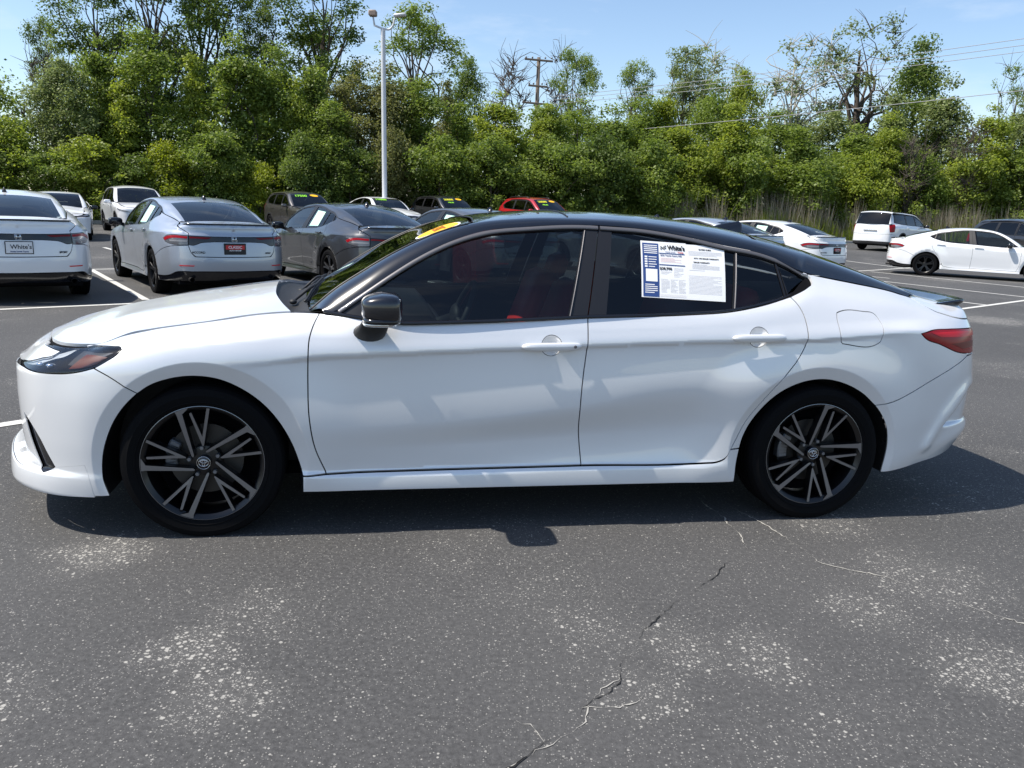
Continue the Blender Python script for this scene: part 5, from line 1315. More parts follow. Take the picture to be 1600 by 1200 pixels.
suv_panels = [
 ('front_bumper', 'full', [('F',.34,1),(-.8,.33),(-.46,.32,1),(-.455,.42),(-.40,.57),(-.31,.69,1),(-.45,.76),(-.60,.80,1),('F',.80,1)], 'body', [[('F',.77,1),(-1.05,.76),(-.98,.62),(-1.05,.45,1),('F',.43,1)]], 0, None),
 ('grille', 'full', [('F',.78,1),(-1.03,.77),(-.96,.62),(-1.03,.44,1),('F',.42,1)], 'plastic', [], -.008, None),
 ('skid_panel', 'full', [('F',.335,1),(-.8,.325),(-.40,.31,1),(-.40,.25,1),('F',.22,1)], 'plastic', [], 0, None),
 ('headlight', 'sides', [(-.98,.79,1),(-.75,.82),(-.50,.87),(-.40,.885,1),(-.42,.86),(-.60,.805),(-.98,.755,1)], 'smoke', [], .004, None),
 ('light_strip', 'sides', [(-.96,.782,1),(-.72,.812),(-.50,.855,1),(-.60,.82),(-.96,.765,1)], 'drl', [], .007, 'headlight'),
 ('nose_panel', 'full', [('F',.92,1),(-.9,.925),(-.5,.975,1),(-.40,.89,1),(-.75,.825),(-.98,.795),('F',.802,1)], 'body', [], 0, None),
 ('front_fender', 'sides', [(-.31,.69,1),(-.45,.76),(-.59,.802,1),(-.42,.86),(-.39,.89,1),(-.49,.98,1),(.0,1.04),(.35,1.07),(.50,1.08,1),(.46,.9),(.46,.60),(.50,.43,1),(.452,.42,1),(.40,.57),(.31,.69),(.17,.775),(0,.80),(-.17,.775)], 'body', [], 0, None),
 ('front_door', 'sides', [(.504,1.08,1),(.464,.9),(.464,.60),(.504,.43,1),(1.44,.43,1),(1.42,.8),(1.45,1.095,1),(1.0,1.085),(.7,1.082)], 'body', [], 0, None),
 ('rear_door', 'sides', [(1.454,1.095,1),(1.424,.8),(1.444,.43,1),(2.25,.43,1),(2.30,.57),(2.40,.70),(2.50,.80),(2.52,1.0),(2.48,1.13,1),(2.0,1.11)], 'body', [], 0, None),
 ('quarter_panel', 'sides', [(2.254,.43,1),(2.304,.57),(2.404,.70),(2.504,.80),(2.524,1.0),(2.484,1.13,1),(3.0,1.15),(3.4,1.16,1),(3.55,1.14,1),(3.56,.72,1),(3.3,.66),(3.10,.57,1),(3.01,.69),(2.87,.775),(2.70,.80),(2.53,.775),(2.39,.69),(2.30,.57),(2.25,.43,1)], 'body', [[(3.36,1.14,1),(3.555,1.135,1),(3.555,.80,1),(3.42,.82,1),(3.40,.95)]], 0, None),
 ('taillight', 'sides', [(3.36,1.14,1),(3.60,1.135),(3.72,1.10,1),(3.70,.95),(3.66,.80,1),(3.42,.82,1),(3.40,.95)], 'red_lens', [], .004, None),
 ('cladding', 'sides', [(.405,.43,1),(2.295,.43,1),(2.295,.31,1),(.405,.31,1)], 'plastic', [], .002, None),
 ('arch_trim', 'sides', CL_F + [(x, z) for x, z in fo_[::-1]][0:0] + [(.40,.30,1)] + fo_[::-1][1:-1], 'plastic', [], .006, None),
 ('arch_trim_rear', 'sides', [(a+2.70, *r) for a, *r in (CL_F + [(.40,.30,1)] + fo_[::-1][1:-1])], 'plastic', [], .006, None),
 ('rear_bumper', 'full', [(3.10,.57,1),(3.3,.66),(3.56,.718,1),(3.7,.715),('R',.70,1),('R',.40,1),(3.5,.38),(3.16,.36,1)], 'body', [], 0, None),
 ('rear_valance', 'full', [(3.16,.355,1),(3.5,.375),('R',.395,1),('R',.26,1),(3.5,.26),(3.12,.28,1)], 'plastic', [], 0, None),
 ('tailgate', 'full', [(3.56,1.138,1),(3.56,.722,1),(3.7,.718),('R',.705,1),('R',1.13,1),(3.8,1.135)], 'body', [[(3.55,1.15,1),(3.72,1.10,1),(3.66,.80,1),(3.55,.80,1)]], 0, None),
]
SUV = dict(plan=SUV_PLAN, lines=SUV_LINES, arches=(), panels=suv_panels, axles=(0, 2.70), tyre=(.355, .225, .235), arch_r=.41, track=.80,
    flank=([(.3,.76),(.5,.825),(.8,.866),(1.5,.876),(2.5,.872),(3.1,.85),(3.5,.80)], (.26, .26, 1.08)),
    pairs=[((.48,1.085),(.38,.74,1.09),(.28,1.085)), ((.68,1.21),(.60,.705,1.245),(.53,1.25)), ((.90,1.345),(.82,.67,1.39),(.79,1.41)), ((1.20,1.50),(1.12,.62,1.555),(1.13,1.60)), ((1.45,1.56),(1.42,.60,1.605),(1.45,1.655)),
           ((1.8,1.58),(1.8,.59,1.625),(1.8,1.68)), ((2.4,1.575),(2.4,.585,1.62),(2.4,1.68)), ((2.85,1.545),(2.9,.58,1.60),(2.95,1.655)), ((3.15,1.50),(3.25,.58,1.56),(3.33,1.615)), ((3.34,1.36),(3.44,.60,1.40),(3.54,1.44)), ((3.46,1.24),(3.56,.62,1.27),(3.67,1.29)), ((3.55,1.15),(3.66,.65,1.145),(3.745,1.135))],
    splits=(3, 8), rear_glass='glass_dark', ws_glass='glass_ws',
    windows=[([(.52,1.088,1),(.70,1.205),(.92,1.335),(1.20,1.475),(1.44,1.535,1),(1.45,1.09,1),(1.0,1.085)], [[(.66,1.115,1),(.93,1.31),(1.20,1.45),(1.41,1.505,1),(1.41,1.112,1)]], 'glass_bg'),
             ([(1.454,1.54,1),(1.9,1.552),(2.30,1.548,1),(2.33,1.125,1),(1.454,1.092,1)], [[(1.50,1.515,1),(1.9,1.528),(2.25,1.524,1),(2.27,1.14,1),(1.50,1.115,1)]], 'glass_dark'),
             ([(2.304,1.548,1),(2.75,1.52),(3.05,1.44),(3.26,1.30,1),(3.12,1.18),(2.8,1.14),(2.334,1.125,1)], [[(2.36,1.522,1),(2.75,1.495),(3.02,1.42),(3.18,1.30,1),(3.06,1.205),(2.8,1.165),(2.38,1.145,1)]], 'glass_dark')],
    pillars=([(3.05,1.44,1),(3.26,1.30,1),(3.12,1.18),(2.8,1.14),(2.6,1.12,1),(3.50,1.13,1),(3.52,1.18,1),(3.30,1.40,1),(3.14,1.49,1),(2.75,1.55,1),(2.75,1.525,1)],),
    hood_edge=(.36, -.93), hood_mid=[(.18,1.095),(.0,1.09),(-.4,1.05),(-.75,.97)], hood_rear=[(.19,.3,1.09),(.24,.55,1.082)],
    mirror=(.74, .92, 1.10), handles=((1.28,.985),(2.28,1.0)), seat_x=1.25, seat_z=.14, dash_x=.70, wheel_style='two_tone', mirror_black=False, res=.06)
# ================================================================ place the cars
def place(root, x, y, nose, label, group, paintm, cat='car'):
    """x, y: middle of the rear axle of the car; nose: direction it points"""
    h = np.array(nose, float); h /= np.linalg.norm(h); ax = root.get('rear', 2.825)
    px, py = x + h[0]*ax, y + h[1]*ax
    root.location = (px, py, zg(px - h[0]*1.4, py - h[1]*1.4)); root.rotation_euler = (0, 0, math.atan2(-h[1], -h[0]))
    # follow the gentle rise of the lot
    tag(root, label, cat, group); repaint(root, paintm); return root
used = set()
def take(proto):
    if proto.name in used: return copy_tree(proto)
    used.add(proto.name); return proto
sed, sedsh = car_model('sedan_car', SEDAN); sed['rear'] = 2.825
suv, suvsh = car_model('suv_car', SUV); suv['rear'] = 2.70
ROW = (-.588, .809); OPP = (.588, -.809)
GR = 'sedans parked in the angled row behind the foreground sedan'
def row_xy(n): return -4.73 + 2.2*n, 12.62 + 1.58*n
def plate_text(root, words, back, dx=0):
    """words: (string, y, z, size, material)"""
    pl = [o for o in root.children if o.name.startswith('number_plate')][0]
    x = sedsh.pt([[sedsh.s1, .722]])[0][0] + .0155
    b = MB(); b.box((x-.001, 0, .722), (.003, .29, .14), 0); b.build('plate_face', back, pl, smooth=False)
    for s, y, z, size, m in words: frame_at(text_obj('plate_letters', s, size, m, pl, bold=.001), (x+.002, y, z), (0, 1, 0), (0, 0, 1))
def badge(root, s, y, z, size, m=None):
    sg = 1 if y > 0 else -1; h = .1*size*len(s)*3.0
    p = sedsh.pt([[sedsh.s1 - abs(y) + .0, z], [sedsh.s1 - abs(y) - h, z], [sedsh.s1 - abs(y) + h, z]], .006)*[1, sg, 1]
    r_ = (p[1]-p[2])*sg
    frame_at(text_obj('badge_letters', s, size, m or M['sign_black'], root, bold=.0012), p[0], r_, (0, 0, 1))
def window_sheet(root, sidey, label, m, kind='rear', flank=hero_flank):
    """printed sheet inside a side window"""
    p = {'rear': [(1.86,1.02),(2.22,1.03),(2.24,1.27),(1.90,1.29)], 'front': [(1.2,1.0),(1.45,1.0),(1.49,1.26),(1.25,1.27)]}[kind]
    V = [flank([q])[0]*[1, sidey, 1] + [0, -sidey*.004, 0] for q in p]
    o = mobj('window_sheet', V, [(0, 1, 2, 3)], m, None, smooth=False); o.matrix_world = root.matrix_basis
    tag(o, label, 'sign'); 
    for k in range(6):
        t0, t1 = .12 + .13*k, .12 + .13*k + .05; A_, B_, C_, D_q = [np.array(v) for v in V]; w = (.95 if k % 3 else .6)
        q = [A_+(D_q-A_)*t0+(B_-A_)*.06, A_+(D_q-A_)*t0+(B_-A_)*w, A_+(D_q-A_)*t1+(B_-A_)*w, A_+(D_q-A_)*t1+(B_-A_)*.06]
        mobj('print_line', [x + np.array([0, sidey*.003, 0]) for x in q], [(0, 1, 2, 3)], M['fine_print'], o, smooth=False)
    return o
# silver sedan (nearest of the row)
c = take(sed); place(c, *row_xy(0), ROW, 'silver blue sedan with a red and black dealer plate, seen from behind', GR, M['paint_silver'])
bpy.context.view_layer.update()
silver = c
white1 = copy_tree(sed); place(white1, -6.95, 11.15, ROW, 'white sedan cut by the left edge, black and white dealer plate on its trunk', GR, M['paint_white'])
plate_text(silver, [('CLASSIC', 0, .745, .052, M['sign_white']), ('AUTO GROUP', 0, .700, .026, M['sign_white'])], M['sign_black']); badge(silver, 'ACCORD', -.50, .668, .042); badge(silver, 'SPORT', .50, .662, .030)
b = MB(); xx = sedsh.pt([[sedsh.s1, .722]])[0][0] + .0163; b.box((xx, 0, .746), (.002, .27, .06), 0)
b.build('plate_band', M['sign_red'], [o for o in silver.children if o.name.startswith('number_plate')][0], smooth=False)
plate_text(white1, [("White's", .02, .730, .075, M['sign_black']), ('Honda Lincoln Toyota', 0, .672, .022, M['sign_navy'])], M['sign_white']); badge(white1, 'SPORT', .50, .662, .034)
bpy.context.view_layer.update()
dark = copy_tree(sed); place(dark, -2.45, 14.15, ROW, 'dark grey sedan beside the silver one, parked just over the foreground hood', GR, M['paint_grey'])
grey2 = copy_tree(sed); place(grey2, *row_xy(2), ROW, 'steel grey sedan whose roof shows just above the foreground windshield', GR, M['paint_midgrey'])
grey4 = copy_tree(sed); place(grey4, row_xy(4)[0]-.6, row_xy(4)[1], ROW, 'grey sedan with only its roof top showing over the middle of the black roof', GR, M['paint_midgrey'])
silv5 = copy_tree(sed); place(silv5, row_xy(5)[0]-.8, row_xy(5)[1], ROW, 'silver sedan behind the black roof fin, left of the white sedan', GR, M['paint_silver'])
whit6 = copy_tree(sed); place(whit6, row_xy(6)[0]-.85, row_xy(6)[1], ROW, 'white sedan seen from behind between the black roof and the white minivan', GR, M['paint_white'])
for o in (silver, dark): 
    for w in o.children:
        if w.name.startswith('wheel') and not w.name.startswith('wheel_arch'):
            for q in w.children:
                if q.name.startswith('spoke') and o is dark: q.material_slots[0].link = 'OBJECT'; q.material_slots[0].material = M['machined']
plate_text(whit6, [('CLASSIC', 0, .722, .05, M['sign_black'])], M['sign_white'])
right = copy_tree(sed); place(right, 12.55, 24.95, (.86, -.51), 'white sedan in side view at the right edge, on black wheels', None, M['paint_white'])
front2 = copy_tree(sed); place(front2, -15.3, 27.4, (.45, -.89), 'white sedan facing the camera, half hidden behind the white sedan at the left edge', None, M['paint_white'])
bpy.context.view_layer.update()
window_sheet(silver, -1, 'mint green price sheet in the silver sedan rear door window', M['mint_paper'])
window_sheet(dark, -1, 'pale price sheet in the dark grey sedan rear door window', M['mint_paper'])
window_sheet(grey2, -1, 'pale price sheet in the window of the grey sedan above the windshield', M['mint_paper'])
window_sheet(silv5, -1, 'pale price sheet in the far silver sedan window, left of the roof fin', M['mint_paper'])
window_sheet(whit6, -1, 'pale price sheet in the far white sedan rear door window', M['mint_paper'])
# back row, nose towards us
GB = 'cars in the far row below the trees, noses to the camera'
def tall(px, Z, label, m, scale=None, nose=OPP, grp=GB):
    o = take(suv) if scale is None else car_model('suv_car', dict(SUV, scale=scale))[0]
    o['rear'] = 2.70; X = (px-800)/1256.7*Z; h = np.array(nose)/np.linalg.norm(nose)
    place(o, X - h[0]*1.35, Z - h[1]*1.35, nose, label, grp, m); return o
suvw = tall(213, 30, 'white crossover facing the camera behind the silver sedan', M['paint_white'], nose=(.57, -.82))
crv = tall(470, 33, 'warm grey crossover with green windshield price, left of the light pole', M['paint_brown'])
hatch = copy_tree(sed); place(hatch, -5.9-.588*1.4, 35.6+.809*1.4, OPP, 'white fastback with green windshield price, under the light pole', GB, M['paint_white']); hatch.scale = (1.07, 1.07, 1.07)
dsuv = tall(692, 39, 'dark grey crossover with yellow windshield price, right of the light pole', M['paint_charcoal'])
rsuv = tall(834, 38.5, 'red crossover with yellow windshield price, above the black roof', M['paint_red'], (1.03, 1.03, 1.05))
bsuv = tall(1592, 30, 'charcoal off-roader behind the white sedan at the right edge', M['paint_charcoal'], (1.0, 1.03, 1.06), nose=(.3, -.95), grp=None)
VAN = dict(SUV, scale=(1.09, 1.06, 1.03), wheel_style='silver', mirror_black=True)
VAN['pairs'] = SUV['pairs'][:6] + [((2.4,1.60),(2.4,.64,1.64),(2.4,1.685)), ((2.95,1.60),(2.98,.66,1.635),(3.0,1.68)), ((3.36,1.57),(3.45,.68,1.60),(3.52,1.64)), ((3.45,1.42),(3.54,.69,1.44),(3.62,1.46)), ((3.50,1.28),(3.60,.70,1.29),(3.69,1.30)), ((3.55,1.15),(3.66,.71,1.145),(3.75,1.135))]
VAN['windows'] = [SUV['windows'][0], SUV['windows'][1], ([(2.304,1.56,1),(2.8,1.56),(3.30,1.54,1),(3.38,1.20,1),(2.334,1.125,1)], [[(2.36,1.535,1),(2.8,1.535),(3.22,1.515,1),(3.28,1.21,1),(2.38,1.15,1)]], 'glass_dark')]
VAN['pillars'] = ([(3.30,1.54,1),(3.385,1.20,1),(2.6,1.125,1),(3.50,1.14,1),(3.52,1.2,1),(3.34,1.57,1)],)
van = car_model('minivan', VAN)[0]; van['rear'] = 2.7*1.09; tag(van)
place(van, 16.75, 37.85, (.75, .66), 'white minivan seen from behind at the edge of the lot', None, M['paint_white'], 'minivan')
ln = (math.cos(.9), math.sin(.9))
# plate recess and chrome of the van's tailgate
b = MB(); b.box((3.79*1.09, 0, .86*1.03), (.02, .62, .05), .008); b.build('tailgate_handle', M['chrome'], van, smooth=False)
# painted prices and year stickers on windshields
def ws_local(root_sp, x, y): pass
def ws_frame(pairs, t, yfrac, SCL=(1, 1, 1)):
    """point and axes on a windshield: t 0..1 from base to top, yfrac -1..1"""
    rows = np.array([[*h, c[0], c[1]] for a, h, c in pairs]); n = 3 if pairs is not PAIRS else 6
    def P(t, v):
        D = np.array([np.interp(t*n, np.arange(len(rows)), rows[:, k]) for k in range(5)]); a = abs(v)
        return np.array([D[3] + (D[0]-D[3])*a*a, D[1]*v, D[4] + (D[2]-D[4])*a**2.4])*SCL
    p = P(t, yfrac); r = P(t, yfrac+.05)-P(t, yfrac-.05); u = P(t+.05, yfrac)-P(t-.05, yfrac); n_ = np.cross(r, u); n_ /= np.linalg.norm(n_)
    if n_[2] < 0: n_ = -n_
    return p + n_*.012, r, u, n_
def price(root, s1, s2, label, m1, pairs=SUV['pairs'], SCL=(1, 1, 1), sticker=True, lbl2=None):
    e = empty('painted_price'); e.matrix_world = root.matrix_basis; tag(e, label, 'price')
    # reading direction: from the front, the car's right hand (+y) is on the viewer's left
    p, r, u, n_ = ws_frame(pairs, .80, .40, SCL); o = text_obj('price_digits', s1, .20, m1, e, bold=.007); frame_at(o, p, -r, u)
    if s2: p, r, u, n_ = ws_frame(pairs, .56, .36, SCL); o = text_obj('price_line', s2, .12, M['sign_green'], e, bold=.006); frame_at(o, p, -r, u)
    if sticker:
        p, r, u, n_ = ws_frame(pairs, .86, -.48, SCL); r = r/np.linalg.norm(r); u = u/np.linalg.norm(u)
        V = [p] + [p + r*.17*math.cos(t) + u*.08*math.sin(t) for t in np.linspace(0, 2*math.pi, 24, endpoint=False)]
        o = mobj('windshield_sticker', V, [(0, 1+i, 1+(i+1) % 24) for i in range(24)], M['sign_yellow'], None); o.matrix_world = root.matrix_basis; tag(o, lbl2, 'sticker')
price(crv, '17500', None, 'green painted price on the warm grey crossover windshield', M['sign_green'], lbl2='yellow oval sticker on the warm grey crossover windshield')
price(hatch, '19888', None, 'green painted price on the white fastback windshield', M['sign_green'], PAIRS, sticker=False)
M['yellow_paint'] = simple('yellow_window_paint', (.60, .58, .03), .6)
price(dsuv, '20888', 'MILES', 'yellow painted price on the dark grey crossover windshield', M['yellow_paint'], lbl2='yellow oval sticker on the dark grey crossover windshield')
price(rsuv, '28888', 'MILES', 'yellow painted price on the red crossover windshield', M['yellow_paint'], SCL=(1.03, 1.03, 1.05), lbl2='yellow oval sticker on the red crossover windshield')
for o in (rsuv,):
    for sg in (-1, 1):
        b = MB(); b.tube([(1.5, sg*.60, 1.72), (1.7, sg*.605, 1.765), (2.9, sg*.60, 1.76), (3.1, sg*.595, 1.71)], .018, 6); b.build('roof_rack_rail', M['trim'], o)
# ================================================================ poles and wires
LEAN = -.016      # the lot falls to the right, so true verticals lean a little in the lot's frame
steel = simple('white_painted_steel', (.62, .63, .64), .45)
def stand(o, x, y, z=None, lean=LEAN): o.location = (x, y, zg(x, y) if z is None else z); o.rotation_euler = (0, lean, 0)
lp = empty('light_pole'); stand(lp, -6.02, 37.0, .23); tag(lp, 'tall white parking lot light pole with two lamp heads', 'light pole')
b = MB(); b.tube([(0, 0, 0), (0, 0, 8.62)], [.115, .10], 10); b.build('pole', steel, lp, auto=40)
b = MB(); b.tube(crom([(-.36, 0, 8.72), (0, 0, 8.60), (.28, 0, 8.58), (.42, 0, 8.72), (.50, 0, 9.02)], 5), .045, 6); b.build('cross_arm', steel, lp)
b = MB(); b.box((.74, -.05, 9.14), (.54, .32, .13), .05, rot=Matrix.Rotation(-.12, 4, 'Y')); b.build('lamp_head', steel, lp, auto=40)
b = MB(); b.tube([(-.36, 0, 8.70), (-.42, 0, 9.06)], .04, 6); b.build('lamp_stem', steel, lp)
b = MB(); b.box((-.43, 0, 9.20), (.34, .34, .24), .04); b.build('lamp_head', simple('weathered_lamp_housing', (.30, .22, .17), .6), lp, auto=40)
b = MB(); b.box((0, 0, .05), (.6, .6, .7), .04); b.build('pole_base', simple('pole_concrete', (.35, .34, .32), .85), lp, auto=40)
wood = simple('weathered_pole_wood', (.13, .105, .085), .85, bump=.5, bs=14)
up = empty('utility_pole'); UX, UY = .87, 54.0; stand(up, UX, UY, .6, 0); tag(up, 'weathered wooden utility pole with cross arms rising out of the trees', 'utility pole')
b = MB(); b.tube([(0, 0, 0), (0, 0, 10.3)], [.15, .11], 8); b.build('pole', wood, up)
for z, w in ((10.1, .9), (8.55, .6), (7.5, .95)):
    b = MB(); b.box((0, -.2, z), (2*w, .10, .12), .02, rot=Matrix.Rotation(.05, 4, 'Y')); b.build('cross_arm', wood, up, smooth=False)
    for k in (-.9, -.45, .45, .9):
        b = MB(); b.lathe_y([(0, -.0), (.04, 0), (.06, .06), (.03, .12), (0, .14)], 8); b.v = [(x, -z_, y) for x, y, z_ in b.v]; o = b.build('insulator', M['caliper'], up); o.location = (k*w, -.2, z+.09)
for sg in (-1, 1):
    b = MB(); b.tube([(0, -.2, 9.6), (sg*.55, -.2, 10.04)], .02, 5); b.build('arm_brace', wood, up)
wirem = simple('pale_wire', (.30, .30, .30), .5)
def wire(a, c, sag, r, label):
    P = [np.array(a)*(1-t) + np.array(c)*t - np.array([0, 0, sag*4*t*(1-t)]) for t in np.linspace(0, 1, 30)]
    b = MB(); b.tube(P, r, 5, cap=False); o = b.build('power_wire', wirem, None); tag(o, label, 'wire', 'power wires running right from the utility pole')
wire((1.75, 53.8, 8.54), (26.0, 34.9, 10.05), .2, .014, 'topmost of three parallel power wires rising to the right above the trees')
wire((1.80, 53.8, 8.35), (26.0, 34.9, 9.76), .2, .014, 'middle of three parallel power wires rising to the right above the trees')
wire((1.82, 53.8, 8.11), (26.0, 34.9, 9.48), .2, .014, 'lowest of three parallel power wires rising to the right above the trees')
wire((1.2, 53.8, 6.05), (26.0, 34.9, 7.85), .15, .017, 'single lower power wire crossing in front of the right hand trees')
TREES = [(-21.4,34.7,3.8,3.6,'bush','lime'),(-20,34.5,2.9,3.3,'bush','mid'),(-18.3,35.4,3.4,4.2,'bush','lime'),(-16.6,35.9,2.8,3.4,'bush','dark'),(-15.6,36.6,3.2,3.2,'bush','yellow'),(-14,37.8,4.2,3.9,'bush','mid'),(-12,38,2.7,2.9,'bush','yellow'),(-13,38.1,3.3,3,'bush','mid'),(-10.3,39.1,3.9,3.4,'bush','dark'),(-8.3,40.4,3.9,3.9,'bush','dark'),(-6.5,41.4,4.7,3.6,'bush','brown'),(-4.1,42.4,4.6,4.4,'bush','mid'),(-1.5,43.3,4.4,4.8,'bush','mid'),(1.5,44.6,4.8,5.3,'bush','mid'),(4.3,45.3,5.3,5,'bush','dark'),(7.3,46.6,5.2,5.2,'bush','mid'),(10.2,48.6,4.9,5,'bush','lime'),(13.2,49.7,6,5.9,'bush','mid'),(17.3,50.8,5.5,6.5,'bush','mid'),(21.2,51.8,5.3,6.2,'bush','lime'),(25.4,53,5.2,6.3,'bush','mid'),(29.3,53.7,5.7,6.4,'bush','lime'),(32.6,54.4,6.1,6.1,'bush','mid'),(-22.9,34.1,3.4,3.8,'bush','mid'),(35.3,53.5,6.2,6.4,'bush','mid'),(-22.9,36.1,5.9,4.3,'broad','mid'),(-20.2,37.1,6.5,3.8,'broad','grey'),(-19.3,38.4,7.4,4,'willow','mid'),(-17.3,38.7,7.7,5.2,'broad','mid'),(-15.3,39.2,6.9,3.7,'willow','lime'),(-13.5,40,7.8,5.4,'willow','mid'),(-12.2,41.7,7.6,4.3,'broad','mid'),(-10.4,42.1,7.6,4,'willow','mid'),(-8.6,43.4,7.6,4.5,'broad','brown'),(-9.3,41.1,5.6,4.3,'broad','mid'),(-7,44.2,7.4,4.6,'broad','brown'),(-5.3,44.1,6.8,4.6,'broad','mid'),(-3.3,44.5,5.9,4.2,'willow','mid'),(-3.2,50.1,9,3.4,'broad','dark'),(-1.3,46,6.7,5.5,'willow','lime'),(1.2,47.9,6.9,4.6,'willow','mid'),(3.2,48.5,6.9,5.4,'broad','mid'),(5.2,48,6.4,5.7,'willow','mid'),(7.4,50.7,7.1,5.6,'broad','mid'),(9.1,49.1,6.1,5.5,'willow','lime'),(12.5,49.6,7,5.9,'willow','lime'),(14.5,55.8,10,4.2,'broad','lime'),(12.3,54.1,8.8,4.7,'broad','mid'),(16.1,53.1,7.1,5.9,'broad','mid'),(16.8,50.8,6,6.1,'willow','mid'),(20.7,56.4,7.8,6.7,'broad','grey'),(21.4,53.6,6.6,6.4,'willow','mid'),(28.3,61.4,12.8,6.8,'broad','dark'),(24.4,55.5,8.6,6.6,'willow','grey'),(28.5,57.3,9.9,6.8,'willow','grey'),(30.9,55.7,8.3,6.7,'willow','lime'),(34.3,57.4,9,6.8,'broad','grey'),(38.1,58.1,10.3,7.4,'broad','mid'),(-25.3,36.1,6.3,4.6,'broad','mid'),(3.6,57.7,12,4.1,'tall','mid'),(7.8,57.9,11.2,4.1,'tall','mid'),(11.3,58.9,12.7,5.2,'tall','grey'),(-22,44.3,12.6,5.3,'tall','dark'),(-19.5,45.2,14.4,5.8,'tall','dark'),(-17.7,47,15.3,6,'tall','dark'),(-14.8,47.4,12.4,4.5,'tall','dark'),(-11.7,49.9,15,6.8,'tall','dark'),(-6.7,53.4,13.3,6.4,'tall','mid'),(-25.2,45,10.1,2.9,'tall','dark'),(24.6,61.7,16.1,9.3,'sparse','grey'),(19.2,60.3,14.8,6.2,'pale','grey'),(14.1,61.7,13.8,4.9,'pale','grey'),(-1,64.2,12.3,5.6,'bare','grey'),(2.8,65.5,13.8,4.2,'bare','grey'),(-23.8,41.7,8,3.3,'bare','grey'),(35,60.7,13.1,3.9,'sparse','mid'),(-27,34.4,5.5,4.7,'broad','mid'),(-29.4,33.5,5.5,4.8,'willow','mid'),(-25.4,33.2,3.1,4,'bush','lime'),(-27.5,32.4,2.8,3.9,'bush','mid'),(-32.3,33,5.1,5,'broad','grey'),(43.1,59.1,10.6,8,'willow','mid'),(48.3,60.1,11,8.6,'broad','mid'),(54.7,61.3,11.8,9.3,'willow','grey'),(40.9,55.5,6.3,7.1,'bush','lime'),(45.8,56.5,6.6,7.2,'bush','mid'),(-11,40.8,6.2,3.6,'willow','lime'),(1.5,47,6.3,4.1,'willow','lime'),(8.4,51,7.9,4.1,'willow','yellow'),(-4.2,46.6,7.2,3.3,'willow','brown'),(23.3,53.2,7.2,4.7,'willow','lime'),(-18,37.8,6.1,3.3,'willow','lime'),(24.2,51.9,6.6,3.7,'bare','grey'),(28.4,53.2,7.4,3,'bare','grey')]
# ================================================================ vegetation
def leafmat(name, dark, light):
    m = bpy.data.materials.new(name); m.use_nodes = True; n = m.node_tree.nodes; l = m.node_tree.links; b = n['Principled BSDF']; out = n['Material Output']
    a = n.new('ShaderNodeAttribute'); a.attribute_name = 'tone'
    r = n.new('ShaderNodeMix'); r.data_type = 'RGBA'; r.inputs[6].default_value = (*dark, 1); r.inputs[7].default_value = (*light, 1); l.new(a.outputs['Fac'], r.inputs[0])
    l.new(r.outputs[2], b.inputs['Base Color']); b.inputs['Roughness'].default_value = .5; b.inputs['Specular IOR Level'].default_value = .35
    t = n.new('ShaderNodeBsdfTranslucent'); hs = n.new('ShaderNodeHueSaturation'); hs.inputs['Value'].default_value = 1.6; hs.inputs['Saturation'].default_value = 1.1; l.new(r.outputs[2], hs.inputs['Color']); l.new(hs.outputs[0], t.inputs['Color'])
    mx = n.new('ShaderNodeMixShader'); mx.inputs[0].default_value = .45; l.new(b.outputs[0], mx.inputs[1]); l.new(t.outputs[0], mx.inputs[2]); l.new(mx.outputs[0], out.inputs['Surface']); return m
LEAF = dict(mid=leafmat('leaf_mid_green', (0.100, 0.148, 0.029), (0.232, 0.293, 0.061)), lime=leafmat('leaf_fresh_green', (0.144, 0.195, 0.031), (0.305, 0.351, 0.062)), yellow=leafmat('leaf_yellow_green', (.15, .19, .022), (.31, .35, .042)),
    dark=leafmat('leaf_dark_green', (0.073, 0.114, 0.026), (0.165, 0.218, 0.048)), brown=leafmat('leaf_olive_brown', (0.110, 0.116, 0.043), (0.213, 0.224, 0.075)), grey=leafmat('leaf_grey_green', (0.122, 0.156, 0.058), (0.244, 0.289, 0.106)))
bark = simple('tree_bark', (.085, .068, .055), .9, bump=.6, bs=18); palebark = simple('pale_sycamore_bark', (.42, .40, .35), .8, bump=.3, bs=12)
def leaves_mesh(name, C, Rr, N, size, seed, drop=.0, flat=.8):
    """leaf quads scattered over clumps: C centres, Rr radii"""
    r = np.random.default_rng(seed); w = Rr**2; w = w/w.sum(); idx = r.choice(len(C), N, p=w)
    d = r.normal(size=(N, 3)); d /= np.linalg.norm(d, axis=1)[:, None]; rad = r.random(N)**.6*1.25
    P = C[idx] + d*(rad*Rr[idx])[:, None]*[1, 1, .8]
    nrm = d*.55 + r.normal(size=(N, 3))*.75 + [0, 0, flat]; nrm /= np.linalg.norm(nrm, axis=1)[:, None]
    a = np.cross(nrm, r.normal(size=(N, 3))); a /= np.linalg.norm(a, axis=1)[:, None]; a[:, 2] -= drop; b = np.cross(nrm, a)
    s = size*(.55 + .9*r.random(N)); L = a*s[:, None]; W = b*(s*.36)[:, None]
    V = np.stack([P-L*.5, P+W, P+L*.55, P-W], 1).reshape(-1, 3)
    me = bpy.data.meshes.new(name); me.vertices.add(4*N); me.vertices.foreach_set('co', V.ravel()); me.loops.add(4*N); me.loops.foreach_set('vertex_index', np.arange(4*N)); me.polygons.add(N); me.polygons.foreach_set('loop_start', np.arange(N)*4); me.polygons.foreach_set('loop_total', np.full(N, 4))
    at = me.attributes.new('tone', 'FLOAT', 'FACE'); ct = r.random(len(C)); at.data.foreach_set('value', np.clip(.55*ct[idx] + .6*r.random(N) - .08, 0, 1)); me.update(calc_edges=True); return me
